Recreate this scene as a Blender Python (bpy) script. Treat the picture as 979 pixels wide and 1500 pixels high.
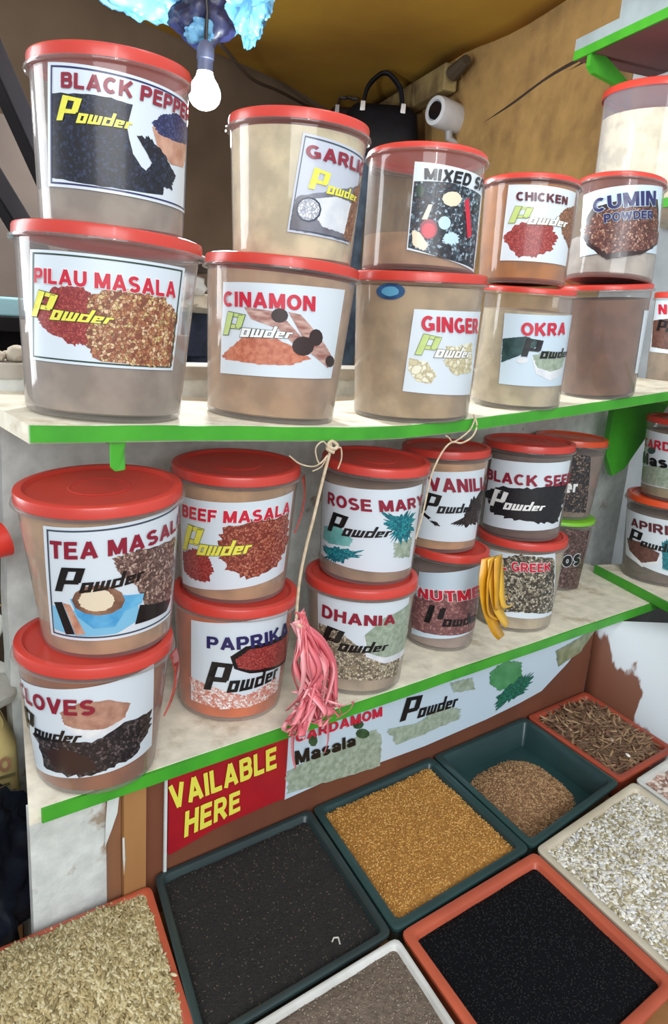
import bpy, bmesh, math, random
from math import sin, cos, pi, radians
from mathutils import Vector, Matrix, Euler, noise
random.seed(7)
for _o in list(bpy.data.objects): bpy.data.objects.remove(_o)
SC = bpy.context.scene
COL = SC.collection

# ------------------------------------------------------------------ camera
cam_data = bpy.data.cameras.new('camera')
cam = bpy.data.objects.new('camera', cam_data); COL.objects.link(cam)
cam_data.sensor_fit = 'VERTICAL'; cam_data.sensor_height = 36.0
cam_data.lens = 25.993; cam_data.clip_start = 0.02; cam_data.clip_end = 100
cam.matrix_world = Matrix(((0.7901837, 0.1046289, -0.6038729, -0.57043),
                           (-0.6087961, 0.2474235, -0.7537565, -0.787184),
                           (0.0705476, 0.9632416, 0.2592077, 1.490249),
                           (0, 0, 0, 1)))
SC.camera = cam
# ------------------------------------------------------------------ world, lamps, exposure
world = bpy.data.worlds.new('world'); SC.world = world; world.use_nodes = True
bg = world.node_tree.nodes['Background']
bg.inputs[0].default_value = (0.86, 0.94, 1.0, 1); bg.inputs[1].default_value = 0.66
def area(name, loc, target, sx, sy, power, color):
    d = bpy.data.lights.new(name, 'AREA'); d.shape = 'RECTANGLE'; d.size = sx; d.size_y = sy
    d.energy = power; d.color = color
    o = bpy.data.objects.new(name, d); COL.objects.link(o); o.location = loc
    o.rotation_euler = (Vector(target) - Vector(loc)).to_track_quat('-Z', 'Y').to_euler()
    return o
area('market_daylight', (-1.3, -2.6, 2.35), (0.2, 0.1, 1.05), 2.4, 1.5, 68, (0.95, 0.98, 1.0))
area('lane_daylight', (-1.35, 1.5, 1.72), (-0.2, 0.1, 1.45), 0.8, 1.5, 36, (0.92, 0.97, 1.0))
area('lamp_strip', (-0.75, -1.9, 2.75), (0.2, 0.1, 1.3), 0.07, 1.3, 9, (1.0, 1.0, 1.0))
area('mud_wall_fill', (0.15, -0.5, 2.6), (1.75, 1.5, 2.2), .5, .4, 10, (1.0, 0.95, 0.86))  # added out-of-view fill that brightens the ochre wall, not a lamp of the stall
SC.view_settings.view_transform = 'Standard'; SC.view_settings.look = 'None'
SC.view_settings.gamma = 1.0; SC.view_settings.use_curve_mapping = False
SC.view_settings.exposure = 0.0

# ------------------------------------------------------------------ helpers
def lin(c):
    def f(v): return v / 12.92 if v <= .04045 else ((v + .055) / 1.055) ** 2.4
    return (f(c[0] / 255), f(c[1] / 255), f(c[2] / 255), 1)
MATS = {}
def newmat(name):
    m = bpy.data.materials.new(name); m.use_nodes = True
    nt = m.node_tree; b = nt.nodes['Principled BSDF']
    return m, nt, b
def plain(name, c, rough=.5, c2=None, scale=20, contrast=(.35, .65), bump=0, bscale=None, coat=0, metal=0, spec=.5, coord='Object', stretch=None):
    if name in MATS: return MATS[name]
    m, nt, b = newmat(name); N = nt.nodes; Lk = nt.links
    b.inputs['Base Color'].default_value = lin(c); b.inputs['Roughness'].default_value = rough
    b.inputs['Metallic'].default_value = metal; b.inputs['Specular IOR Level'].default_value = spec
    if coat: b.inputs['Coat Weight'].default_value = coat; b.inputs['Coat Roughness'].default_value = .12
    tc = N.new('ShaderNodeTexCoord'); src = tc.outputs[coord]
    if stretch:
        mp = N.new('ShaderNodeMapping'); mp.inputs['Scale'].default_value = stretch
        Lk.new(src, mp.inputs[0]); src = mp.outputs[0]
    if c2 is not None:
        n = N.new('ShaderNodeTexNoise'); n.inputs['Scale'].default_value = scale; n.inputs['Detail'].default_value = 6
        Lk.new(src, n.inputs['Vector'])
        r = N.new('ShaderNodeValToRGB'); r.color_ramp.elements[0].position = contrast[0]; r.color_ramp.elements[1].position = contrast[1]
        r.color_ramp.elements[0].color = lin(c); r.color_ramp.elements[1].color = lin(c2)
        Lk.new(n.outputs['Fac'], r.inputs[0]); Lk.new(r.outputs[0], b.inputs['Base Color'])
    if bump:
        n2 = N.new('ShaderNodeTexNoise'); n2.inputs['Scale'].default_value = bscale or scale; n2.inputs['Detail'].default_value = 5
        Lk.new(src, n2.inputs['Vector'])
        bp = N.new('ShaderNodeBump'); bp.inputs['Strength'].default_value = bump; bp.inputs['Distance'].default_value = .004
        Lk.new(n2.outputs['Fac'], bp.inputs['Height']); Lk.new(bp.outputs[0], b.inputs['Normal'])
    MATS[name] = m
    return m
def chips(name, cols, scale, edge=None, rough=.5, coat=.3, rnd=1.0):
    scale *= 1.55
    """printed or real granules: one flat colour per cell, dark gaps between cells"""
    if name in MATS: return MATS[name]
    m, nt, b = newmat(name); N = nt.nodes; Lk = nt.links
    b.inputs['Roughness'].default_value = rough
    if coat: b.inputs['Coat Weight'].default_value = coat; b.inputs['Coat Roughness'].default_value = .15
    tc = N.new('ShaderNodeTexCoord')
    nz = N.new('ShaderNodeTexNoise'); nz.inputs['Scale'].default_value = scale * .8
    Lk.new(tc.outputs['Object'], nz.inputs['Vector'])
    mx = N.new('ShaderNodeMix'); mx.data_type = 'VECTOR'; mx.inputs[0].default_value = 1.3 / scale
    Lk.new(tc.outputs['Object'], mx.inputs[4]); Lk.new(nz.outputs['Color'], mx.inputs[5])
    v = N.new('ShaderNodeTexVoronoi'); v.inputs['Scale'].default_value = scale; v.inputs['Randomness'].default_value = rnd
    Lk.new(mx.outputs[1], v.inputs['Vector'])
    sp = N.new('ShaderNodeSeparateColor'); Lk.new(v.outputs['Color'], sp.inputs[0])
    r = N.new('ShaderNodeValToRGB'); r.color_ramp.interpolation = 'CONSTANT'
    e = r.color_ramp.elements
    while len(e) < len(cols): e.new(.5)
    for i, c in enumerate(cols): e[i].position = i / len(cols); e[i].color = lin(c)
    Lk.new(sp.outputs[0], r.inputs[0]); out = r.outputs[0]
    if edge:
        v2 = N.new('ShaderNodeTexVoronoi'); v2.feature = 'DISTANCE_TO_EDGE'; v2.inputs['Scale'].default_value = scale; v2.inputs['Randomness'].default_value = rnd
        Lk.new(mx.outputs[1], v2.inputs['Vector'])
        mr = N.new('ShaderNodeMapRange'); mr.inputs[1].default_value = .0; mr.inputs[2].default_value = .16
        Lk.new(v2.outputs['Distance'], mr.inputs[0])
        mc = N.new('ShaderNodeMix'); mc.data_type = 'RGBA'; mc.inputs[6].default_value = lin(edge)
        Lk.new(mr.outputs[0], mc.inputs[0]); Lk.new(out, mc.inputs[7]); out = mc.outputs[2]
    Lk.new(out, b.inputs['Base Color'])
    MATS[name] = m
    return m
def tag(o, label=None, cat=None, group=None, kind=None):
    if label: o['label'] = label
    if cat: o['category'] = cat
    if group: o['group'] = group
    if kind: o['kind'] = kind
    return o
def mesh(name, verts, faces, mat, parent=None, smooth=True, mi=None, bevel=0, sharp=None):
    me = bpy.data.meshes.new(name); me.from_pydata([tuple(v) for v in verts], [], faces)
    for m in (mat if isinstance(mat, (list, tuple)) else [mat]): me.materials.append(m)
    if mi: me.polygons.foreach_set('material_index', mi)
    if smooth:
        me.polygons.foreach_set('use_smooth', [True] * len(me.polygons))
        try: me.set_sharp_from_angle(angle=radians(sharp or 40))
        except Exception: pass
    me.update()
    o = bpy.data.objects.new(name, me); COL.objects.link(o)
    if parent: o.parent = parent
    if bevel:
        md = o.modifiers.new('bevel', 'BEVEL'); md.width = bevel; md.segments = 2; md.limit_method = 'ANGLE'
    return o
def empty(name, loc=(0, 0, 0), rot=None):
    o = bpy.data.objects.new(name, None); COL.objects.link(o); o.empty_display_size = .05
    o.location = loc
    if rot is not None: o.rotation_euler = rot
    return o
class MB:
    def __init__(s): s.v = []; s.f = []; s.m = []
    def add(s, v, f, mi=0):
        n = len(s.v); s.v += [tuple(p) for p in v]; s.f += [tuple(i + n for i in q) for q in f]; s.m += [mi] * len(f)
    def prism(s, a, b, mi=0):     # two matching loops of points
        n = len(a)
        s.add(list(a) + list(b), [tuple(range(n))[::-1], tuple(range(n, 2 * n))] + [(i, (i + 1) % n, n + (i + 1) % n, n + i) for i in range(n)], mi)
    def box(s, x0, x1, y0, y1, z0, z1, mi=0):
        s.prism([(x0, y0, z0), (x1, y0, z0), (x1, y1, z0), (x0, y1, z0)], [(x0, y0, z1), (x1, y0, z1), (x1, y1, z1), (x0, y1, z1)], mi)
    def tube(s, pts, r, n=8, mi=0):
        pts = [Vector(p) for p in pts]; R = r if isinstance(r, (list, tuple)) else [r] * len(pts); rings = []
        up = Vector((0.13, .21, 1))
        for i, p in enumerate(pts):
            d = (pts[min(i + 1, len(pts) - 1)] - pts[max(i - 1, 0)]).normalized()
            a = d.cross(up)
            if a.length < .05: a = d.cross(Vector((1, 0, 0)))
            a.normalize(); b_ = d.cross(a)
            rings.append([p + a * cos(2 * pi * k / n) * R[i] + b_ * sin(2 * pi * k / n) * R[i] for k in range(n)])
        v = [q for rg in rings for q in rg]; f = []
        for i in range(len(pts) - 1):
            for k in range(n):
                f.append((i * n + k, i * n + (k + 1) % n, (i + 1) * n + (k + 1) % n, (i + 1) * n + k))
        f.append(tuple(range(n))[::-1]); f.append(tuple(range((len(pts) - 1) * n, len(pts) * n)))
        s.add(v, f, mi)
    def lathe(s, prof, n=64, mi=0):
        v = []; f = []; idx = []
        for (r, z) in prof:
            if r < 1e-6: idx.append([len(v)]); v.append((0, 0, z))
            else:
                idx.append(list(range(len(v), len(v) + n))); v += [(r * cos(2 * pi * k / n), r * sin(2 * pi * k / n), z) for k in range(n)]
        for a, b in zip(idx, idx[1:]):
            for k in range(n):
                k2 = (k + 1) % n
                if len(a) == 1 and len(b) == 1: continue
                if len(a) == 1: f.append((a[0], b[k2], b[k]))
                elif len(b) == 1: f.append((a[k], a[k2], b[0]))
                else: f.append((a[k], a[k2], b[k2], b[k]))
        s.add(v, f, mi)
    def build(s, name, mat, parent=None, smooth=True, bevel=0, sharp=None):
        return mesh(name, s.v, s.f, mat, parent, smooth, s.m if isinstance(mat, (list, tuple)) else None, bevel, sharp)

# ------------------------------------------------------------------ colours used for printing
PAPER = lambda n, c: plain(n, c, .38, coat=.35)
PR = dict(
 paper=PAPER('label_paper', (212, 222, 231)), paper_grey=PAPER('label_paper_grey', (190, 196, 210)), paper_blue=PAPER('label_paper_blue', (196, 214, 228)),
 navy=PAPER('ink_navy', (38, 36, 92)), darkgreen=PAPER('ink_dark_green', (40, 60, 45)), slate=PAPER('ink_slate', (62, 72, 88)),
 maroon=PAPER('ink_maroon', (140, 28, 52)), darkmaroon=PAPER('ink_dark_maroon', (92, 34, 44)), red=PAPER('ink_red', (200, 32, 58)), white=PAPER('ink_white', (238, 238, 238)),
 lemon=PAPER('ink_lemon', (232, 226, 84)), palegreen=PAPER('ink_pale_green', (190, 210, 130)), olive=PAPER('ink_olive', (112, 112, 66)), black=PAPER('ink_black', (16, 16, 20)),
 cream=PAPER('print_cream', (226, 212, 186)), paleblue=PAPER('print_pale_blue', (186, 214, 232)), sky_print=PAPER('print_sky', (122, 188, 222)),
 cup_blue=plain('print_cup_blue', (62, 150, 205), .38, (110, 186, 226), 40, coat=.35), coffee_print=plain('print_coffee', (110, 76, 62), .38, (150, 112, 90), 60, coat=.35),
 darkbrown=PAPER('print_dark_brown', (52, 34, 34)), white_print=plain('print_white', (232, 234, 236), .38, (205, 210, 218), 40, coat=.35),
 black_berries=chips('print_black_berries', [(24, 27, 44), (30, 36, 58), (18, 18, 30), (44, 52, 78)], 190, (12, 12, 22)),
 blue_berries=chips('print_blue_berries', [(52, 58, 110), (70, 76, 132), (38, 40, 84)], 260, (26, 26, 56)),
 wood_bowl=plain('print_wood', (176, 120, 96), .4, (206, 160, 138), 60, coat=.3),
 red_powder=chips('print_red_powder', [(150, 52, 50), (172, 66, 60), (134, 42, 44), (186, 86, 76)], 330, (120, 38, 40)),
 masala_mix=chips('print_masala_mix', [(196, 150, 110), (160, 96, 66), (222, 190, 150), (132, 74, 52), (180, 120, 80), (206, 178, 120)], 180, (104, 58, 42)),
 masala_red=chips('print_masala_red', [(150, 66, 50), (178, 96, 74), (124, 48, 38), (196, 122, 96)], 230, (96, 36, 30)),
 grey_print=plain('print_grey', (130, 132, 146), .38, (92, 88, 96), 25, coat=.35), brown_crumb=chips('print_brown_crumb', [(146, 100, 74), (120, 78, 60), (170, 124, 92)], 260, (90, 60, 46)),
 pale_beans=chips('print_pale_beans', [(216, 218, 224), (190, 194, 206), (232, 232, 232)], 170, (130, 134, 150)),
 salmon_powder=plain('print_salmon_powder', (206, 132, 104), .4, (178, 98, 76), 160, coat=.3), bark_print=plain('print_bark', (150, 98, 88), .4, (206, 172, 160), 50, coat=.3, stretch=(1, 1, 4)),
 ginger_print=chips('print_ginger', [(222, 216, 186), (206, 196, 158), (232, 228, 206)], 70, (176, 164, 130)),
 spice_collage=chips('print_spice_collage', [(40, 48, 60), (58, 70, 84), (30, 32, 40), (150, 170, 186), (70, 60, 62), (96, 116, 130), (36, 40, 50)], 160, (24, 26, 34)),
 cumin_print=chips('print_cumin', [(104, 62, 56), (134, 90, 78), (82, 46, 44), (176, 138, 118), (122, 72, 60)], 190, (62, 34, 34)),
 okra_print=plain('print_okra', (52, 86, 84), .38, (28, 52, 56), 60, coat=.3), greygreen_powder=plain('print_grey_green', (168, 182, 166), .42, (136, 152, 132), 120, coat=.3),
 spice_chips=chips('print_spice_chips', [(150, 120, 108), (112, 84, 76), (186, 158, 144), (90, 66, 62)], 200, (70, 50, 48)),
 tan_powder=plain('print_tan_powder', (186, 142, 122), .42, (160, 116, 98), 90, coat=.3),
 clove_print=chips('print_cloves', [(46, 40, 44), (66, 56, 58), (34, 30, 34), (96, 84, 84)], 170, (20, 18, 20)),
 clove_brown=chips('print_clove_brown', [(110, 84, 80), (84, 62, 60), (140, 112, 106), (66, 46, 48)], 190, (50, 36, 36)),
 pink_crumb=chips('print_pink_crumb', [(232, 210, 206), (214, 150, 134), (240, 232, 230), (200, 110, 92)], 200, (190, 150, 142)),
 teal_pale=plain('print_teal_pale', (120, 186, 182), .4, (90, 160, 158), 40, coat=.3), teal_leaf=chips('print_teal_leaf', [(20, 128, 140), (36, 156, 162), (12, 96, 112)], 230, (10, 80, 96)),
 coriander_print=chips('print_coriander', [(190, 176, 150), (160, 146, 120), (210, 200, 176), (120, 108, 92)], 160, (80, 72, 62)),
 dark_chips=chips('print_dark_chips', [(40, 28, 30), (70, 50, 50), (26, 20, 22)], 200, (16, 12, 14)),
 nutmeg_print=chips('print_nutmeg', [(146, 98, 98), (120, 78, 82), (166, 118, 114), (132, 86, 84)], 110, (100, 62, 66)),
 black_powder=plain('print_black_powder', (14, 14, 18), .5, (30, 30, 38), 300, coat=.2),
 fenugreek_print=chips('print_fenugreek', [(168, 158, 136), (110, 102, 88), (196, 188, 168), (70, 64, 58)], 150, (34, 32, 30)),
 herb_print=chips('print_herb', [(60, 52, 54), (104, 88, 80), (36, 34, 40), (140, 120, 104), (50, 56, 66)], 160, (24, 22, 26)),
 brown_powder=plain('print_brown_powder', (112, 76, 66), .45, (88, 58, 52), 120, coat=.2),
 pod_green=plain('print_pod_green', (60, 96, 60), .4, (38, 66, 44), 60, coat=.3), leaf_green=plain('print_leaf_green', (60, 132, 78), .4, (84, 152, 100), 40, coat=.3),
 emerald_leaf=chips('print_emerald', [(20, 108, 84), (36, 132, 104), (14, 84, 68)], 230, (12, 66, 56)), olive_leaf=plain('print_olive', (110, 122, 84), .4, (150, 152, 120), 50, coat=.3),
)

# ------------------------------------------------------------------ lettering
_txt = {}
def _arc(cx, cy, rx, ry, a0, a1, n=10):
    return [(cx + rx * cos(radians(a0 + (a1 - a0) * i / n)), cy + ry * sin(radians(a0 + (a1 - a0) * i / n))) for i in range(n + 1)]
_h = .095; _t = 1 - _h
def _bowl(x, xr, y0, y1):
    r = (y1 - y0) / 2; return [(x, y1), (xr - r * .7, y1)] + _arc(xr - r * .7, (y0 + y1) / 2, r * .7, r, 90, -90, 8) + [(x, y0)]
# bold signwriter's capitals: width, list of strokes (closed strokes end with None)
GL = {
 'A': (.80, [[(.09, 0), (.40, 1.0)], [(.71, 0), (.40, 1.0)], [(.2, .29), (.6, .29)]]),
 'B': (.70, [[(_h, 0), (_h, 1)], _bowl(_h, .58, .53, _t), _bowl(_h, .61, _h, .53)]),
 'C': (.74, [_arc(.39, .5, .295, .405, 48, 312, 16)]),
 'D': (.74, [[(_h, 0), (_h, 1)], [(_h, _t), (.33, _t)] + _arc(.33, .5, .31, .405, 90, -90, 12) + [(_h, _h)]]),
 'E': (.64, [[(_h, 0), (_h, 1)], [(_h, _t), (.62, _t)], [(_h, .52), (.58, .52)], [(_h, _h), (.64, _h)]]),
 'F': (.60, [[(_h, 0), (_h, 1)], [(_h, _t), (.6, _t)], [(_h, .5), (.54, .5)]]),
 'G': (.78, [_arc(.39, .5, .295, .405, 48, 330, 16), [(.42, .44), (.76, .44)], [(.67, .44), (.67, .08)]]),
 'H': (.72, [[(_h, 0), (_h, 1)], [(.72 - _h, 0), (.72 - _h, 1)], [(_h, .53), (.62, .53)]]),
 'I': (.19, [[(_h, 0), (_h, 1)]]),
 'K': (.76, [[(_h, 0), (_h, 1)], [(.12, .36), (.66, 1.0)], [(.30, .58), (.68, 0.0)]]),
 'L': (.60, [[(_h, 0), (_h, 1)], [(_h, _h), (.6, _h)]]),
 'M': (.86, [[(_h, 0), (_h, 1)], [(.86 - _h, 0), (.86 - _h, 1)], [(.13, .97), (.43, .06)], [(.73, .97), (.43, .06)]]),
 'N': (.72, [[(_h, 0), (_h, 1)], [(.72 - _h, 0), (.72 - _h, 1)], [(.12, .96), (.60, .04)]]),
 'O': (.80, [_arc(.4, .5, .305, .405, 0, 360, 22)]),
 'P': (.68, [[(_h, 0), (_h, 1)], _bowl(_h, .59, .44, _t)]),
 'R': (.74, [[(_h, 0), (_h, 1)], _bowl(_h, .60, .46, _t), [(.36, .46), (.66, .0)]]),
 'S': (.68, [_arc(.34, .705, .235, .2, 30, 262, 10) + _arc(.34, .295, .245, .2, 82, -150, 10)]),
 'T': (.64, [[(.32, 0), (.32, 1)], [(0, _t), (.64, _t)]]),
 'U': (.72, [[(_h, 1), (_h, .38)] + _arc(.36, .38, .265, .285, 180, 360, 10) + [(.72 - _h, 1)]]),
 'V': (.76, [[(.09, 1), (.38, 0)], [(.67, 1), (.38, 0)]]),
 'W': (1.05, [[(.09, 1), (.29, 0)], [(.29, 0), (.525, .95)], [(.525, .95), (.76, 0)], [(.76, 0), (.96, 1)]]),
 'X': (.74, [[(.09, 1), (.65, 0)], [(.65, 1), (.09, 0)]]),
 'Y': (.76, [[(.09, 1), (.38, .46)], [(.67, 1), (.38, .46)], [(.38, .5), (.38, 0)]]),
 ' ': (.22, []),
 'a': (.56, [[(.56 - _h, .52), (.56 - _h, 0)], [(.06, .46)] + _arc(.27, .42, .195, .20, 150, 0, 8), _arc(.26, .2, .17, .12, 0, 360, 12)]),
 's': (.52, [_arc(.26, .49, .165, .13, 30, 262, 8) + _arc(.26, .23, .17, .14, 82, -150, 8)]),
 'l': (.19, [[(_h, 0), (_h, 1)]]),
 'e': (.56, [[(.1, .34), (.46, .34)] + _arc(.28, .34, .185, .26, 0, 310, 14)]),
 'r': (.40, [[(_h, 0), (_h, .66)], [(_h, .38)] + _arc(.3, .36, .2, .2, 160, 90, 5) + [(.40, .56)]]),
 'o': (.58, [_arc(.29, .34, .195, .26, 0, 360, 16)]),
}
def _stroke(P, hw, V, F):
    P = [Vector((x, y)) for x, y in P]; P = [p for i, p in enumerate(P) if i == 0 or (p - P[i - 1]).length > 1e-4]; closed = (P[0] - P[-1]).length < 1e-4 and len(P) > 3
    if closed: P = P[:-1]
    n = len(P); k = len(V)
    for i in range(n):
        a = P[i - 1] if (i or closed) else None; c = P[(i + 1) % n] if (i < n - 1 or closed) else None; p = P[i]
        d1 = (p - a).normalized() if a is not None else None; d2 = (c - p).normalized() if c is not None else None
        if d1 is None: nv = Vector((-d2.y, d2.x)); m = 1
        elif d2 is None: nv = Vector((-d1.y, d1.x)); m = 1
        else:
            nv = Vector((-d1.y - d2.y, d1.x + d2.x))
            if nv.length < .2: nv = Vector((-d1.y, d1.x))
            nv.normalize(); m = 1 / max(.45, nv.dot(Vector((-d1.y, d1.x))))
        V.append(tuple(p + nv * hw * m)); V.append(tuple(p - nv * hw * m))
    for i in range(n if closed else n - 1):
        j = (i + 1) % n; F.append((k + 2 * i, k + 2 * j, k + 2 * j + 1, k + 2 * i + 1)[::-1])
def text_tris(s, grow=0):
    key = (s, grow)
    if key in _txt: return _txt[key]
    V = []; F = []; Z = []; x = 0; si = 0
    for ch in s:
        w, st = GL[ch]
        for P in st:
            Q = [(px + x, py) for px, py in P]
            if grow and not (Q[0] == Q[-1]):
                for i0, i1 in ((0, 1), (-1, -2)):
                    d = (Vector(Q[i0]) - Vector(Q[i1])).normalized() * grow; Q[i0] = (Q[i0][0] + d.x, Q[i0][1] + d.y)
            # break long straights so that the print follows the curve of the tub
            R = [Q[0]]
            for a, b in zip(Q, Q[1:]):
                m = max(1, int(math.hypot(b[0] - a[0], b[1] - a[1]) / .34))
                R += [(a[0] + (b[0] - a[0]) * t / m, a[1] + (b[1] - a[1]) * t / m) for t in range(1, m + 1)]
            k0 = len(V); _stroke(R, .11 + grow, V, F); Z += [(si % 6) * .00005] * (len(V) - k0); si += 1
        x += w + .125
    _txt[key] = (V, F, Z); return V, F, Z
def bil(q, u, w):          # q = TL, TR, BR, BL ; w up
    (a, b, c, d) = q
    return tuple((a[i] * w + d[i] * (1 - w)) * (1 - u) + (b[i] * w + c[i] * (1 - w)) * u for i in (0, 1))
def text_on(s, q, sub, surf, off, mat, parent, grow=0, name='lettering'):
    v0 = text_tris(s)[0]
    xs = [p[0] for p in v0]; ys = [p[1] for p in v0]; x0, x1, y0, y1 = min(xs), max(xs), min(ys), max(ys)
    if sub and sub != s:
        vs = text_tris(sub)[0]; w = max(p[0] for p in vs) - min(p[0] for p in vs)
        if s.startswith(sub): x1 = x0 + w
        else: x0 = x1 - w
    v, f, zz = text_tris(s, grow)
    P = [surf(*bil(q, (p[0] - x0) / (x1 - x0), (p[1] - y0) / (y1 - y0)), off + z_) for p, z_ in zip(v, zz)]
    return mesh(name, P, f, mat, parent, smooth=False)
LOGO_P = [(0, .08, .10, .55), (0, .5, .10, 1), (.02, .85, .29, 1), (.195, .42, .29, .95), (.02, .36, .27, .52)]
LOGO_R = [(.31, 0, .36, .42), (.395, 0, .445, .42), (.32, .31, .43, .42), (.32, 0, .43, .11),
          (.465, 0, .51, .42), (.53, 0, .57, .42), (.59, 0, .635, .42), (.47, 0, .63, .11),
          (.655, 0, .70, .42), (.745, 0, .79, .7), (.66, .31, .77, .42), (.66, 0, .77, .11),
          (.81, 0, .855, .42), (.82, .31, .92, .42), (.82, 0, .92, .1), (.88, .2, .925, .40), (.82, .17, .91, .255),
          (.945, 0, .99, .42), (.95, .31, 1.03, .42)]
def logo_on(q, c1, c2, outl, surf, off, parent):
    def rects(R, g, mat, o_):
        V = []; F = []
        for ri, (a, b, c, d) in enumerate(R):
            n = len(V); o1 = o_ + (ri % 5) * .00004
            for (x, y) in ((a - g, b - g * 3), (c + g, b - g * 3), (c + g, d + g * 3), (a - g, d + g * 3)):
                V.append(surf(*bil(q, x + .05 * (y - .4), y), o1))
            F.append((n, n + 1, n + 2, n + 3))
        return V, F
    if outl:
        V, F = rects(LOGO_P + LOGO_R, .008, None, off)
        mesh('lettering_outline', V, F, PR[outl], parent, smooth=False)
    V, F = rects(LOGO_P, 0, None, off + .0003); k = len(V); nf = len(F)
    V2, F2 = rects(LOGO_R, 0, None, off + .0003)
    mesh('script_lettering', V + V2, F + [tuple(i + k for i in f) for f in F2], [PR[c1], PR[c2]], parent, smooth=False, mi=[0] * nf + [1] * len(F2))
def blob_on(pts, rough, surf, off, mat, parent, name='printed_picture'):
    cx = sum(p[0] for p in pts) / len(pts); cy = sum(p[1] for p in pts) / len(pts)
    rng = random.Random(int(abs(cx * 9173 + cy * 77731)))
    out = []; n = len(pts)
    k = max(1, int(72 / n))
    for i in range(n):
        a = pts[i]; b = pts[(i + 1) % n]
        for j in range(k):
            t = j / k; x = a[0] + (b[0] - a[0]) * t; y = a[1] + (b[1] - a[1]) * t
            s = 1 + (rng.uniform(-1, 1) * rough * 1.6 if rough else 0)
            out.append((cx + (x - cx) * s, cy + (y - cy) * s))
    R = 12; m = len(out)
    V = [surf(cx, cy, off)]; F = []
    for r in range(1, R + 1):
        V += [surf(cx + (x - cx) * r / R, cy + (y - cy) * r / R, off) for x, y in out]
    for i in range(m):
        F.append((0, 1 + i, 1 + (i + 1) % m))
        for r in range(R - 1):
            a = 1 + r * m
            F.append((a + i, a + m + i, a + m + (i + 1) % m, a + (i + 1) % m))
    return mesh(name, V, F, mat, parent, smooth=True)
def sheet_on(q, surf, off, mat, parent, nu=24, nv=6, name='label_sheet', inset=None):
    V = [surf(*bil(q, i / nu, j / nv), off) for j in range(nv + 1) for i in range(nu + 1)]
    F = [(j * (nu + 1) + i, j * (nu + 1) + i + 1, (j + 1) * (nu + 1) + i + 1, (j + 1) * (nu + 1) + i) for j in range(nv) for i in range(nu)]
    return mesh(name, V, F, mat, parent)
def border_on(q, surf, off, mat, parent, w=.012, ins=.025, nu=24):
    V = []; F = []
    A = ins; B = 1 - ins
    def strip(p, n=nu):
        k = len(V)
        for (a, b) in p: V.append(surf(*bil(q, *a), off)); V.append(surf(*bil(q, *b), off))
        for i in range(len(p) - 1): F.append((k + 2 * i, k + 2 * i + 1, k + 2 * i + 3, k + 2 * i + 2))
    for y0, y1 in ((A, A + w * 1.2), (B - w * 1.2, B)): strip([((A + (B - A) * i / nu, y0), (A + (B - A) * i / nu, y1)) for i in range(nu + 1)])
    for x0, x1 in ((A, A + w), (B - w, B)): strip([((x0, A + (B - A) * i / 8), (x1, A + (B - A) * i / 8)) for i in range(9)])
    mesh('printed_border', V, F, mat, parent)
TB={'pilau': [-0.2339, 0.0937, 1.3535, 0.0895, 0.1061, 0.2053, 0.0456, 0.0138], 'cin': [0.009, 0.0977, 1.3429, 0.0888, 0.1047, 0.2088, 0.0486, 0.0059], 'ging': [0.2652, 0.0773, 1.3418, 0.0917, 0.1015, 0.2167, -0.0409, -0.0047], 'okra': [0.5134, 0.0701, 1.356, 0.0786, 0.0779, 0.2053, -0.0326, -0.0389], 'brown': [0.7489, 0.0583, 1.3718, 0.0703, 0.0868, 0.2126, -0.1027, 0.0239], 'clov': [-0.2637, 0.0556, 0.9, 0.0738, 0.0952, 0.183, 0.0005, -0.0028], 'pap': [-0.0298, 0.1148, 0.9, 0.0779, 0.0934, 0.1845, 0.0136, -0.008], 'dha': [0.1905, 0.0745, 0.9, 0.0771, 0.0929, 0.185, -0.0095, 0.0088], 'nut': [0.426, 0.1069, 0.9, 0.0633, 0.074, 0.1895, 0.0148, -0.0004], 'greek': [0.6388, 0.1027, 0.9, 0.0788, 0.0908, 0.189, -0.0027, 0.0073], 'bp': [-0.2222, 0.0925, 1.5548, 0.0793, 0.0868, 0.1782, -0.01, -0.0032], 'garlic': [0.0283, 0.0915, 1.5477, 0.0797, 0.0918, 0.1765, 0.0023, -0.0028], 'mixed': [0.2538, 0.0793, 1.5546, 0.0864, 0.0889, 0.1739, 0.012, 0.0311], 'chick': [0.4996, 0.0783, 1.5573, 0.0735, 0.0804, 0.1723, 0.0125, 0.0362], 'cumin': [0.7256, 0.0582, 1.5804, 0.0794, 0.0781, 0.1846, 0.074, 0.0589], 'tea': [-0.2437, 0.0628, 1.079, 0.0781, 0.0973, 0.1955, -0.0558, -0.0207], 'beef': [-0.0219, 0.1293, 1.0805, 0.0783, 0.0928, 0.1923, -0.0241, -0.0229], 'rose': [0.2071, 0.0896, 1.081, 0.0769, 0.0873, 0.1928, -0.0032, -0.0295], 'van': [0.4224, 0.1287, 1.0855, 0.0665, 0.0808, 0.1881, -0.0196, 0.0317], 'bseed': [0.6424, 0.1161, 1.085, 0.0793, 0.0897, 0.1901, -0.0108, 0.0215], 'jarb': [0.91, 0.207, 0.9, 0.068, 0.082, 0.175, 0.0, 0.0], 'jart': [0.912, 0.207, 1.0712, 0.066, 0.081, 0.185, 0.0, 0.0], 'cap': [1.142, 0.065, 0.921, 0.08, 0.1, 0.205, 0.0, 0.0], 'card': [1.15, 0.065, 1.1222, 0.074, 0.09, 0.19, 0.0, 0.0], 'nut2': [1.2, 0.13, 1.3665, 0.074, 0.088, 0.225, 0.0, 0.0], 'big': [1.262, 0.325, 1.787, 0.138, 0.15, 0.278, 0.0, 0.0]}
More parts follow.
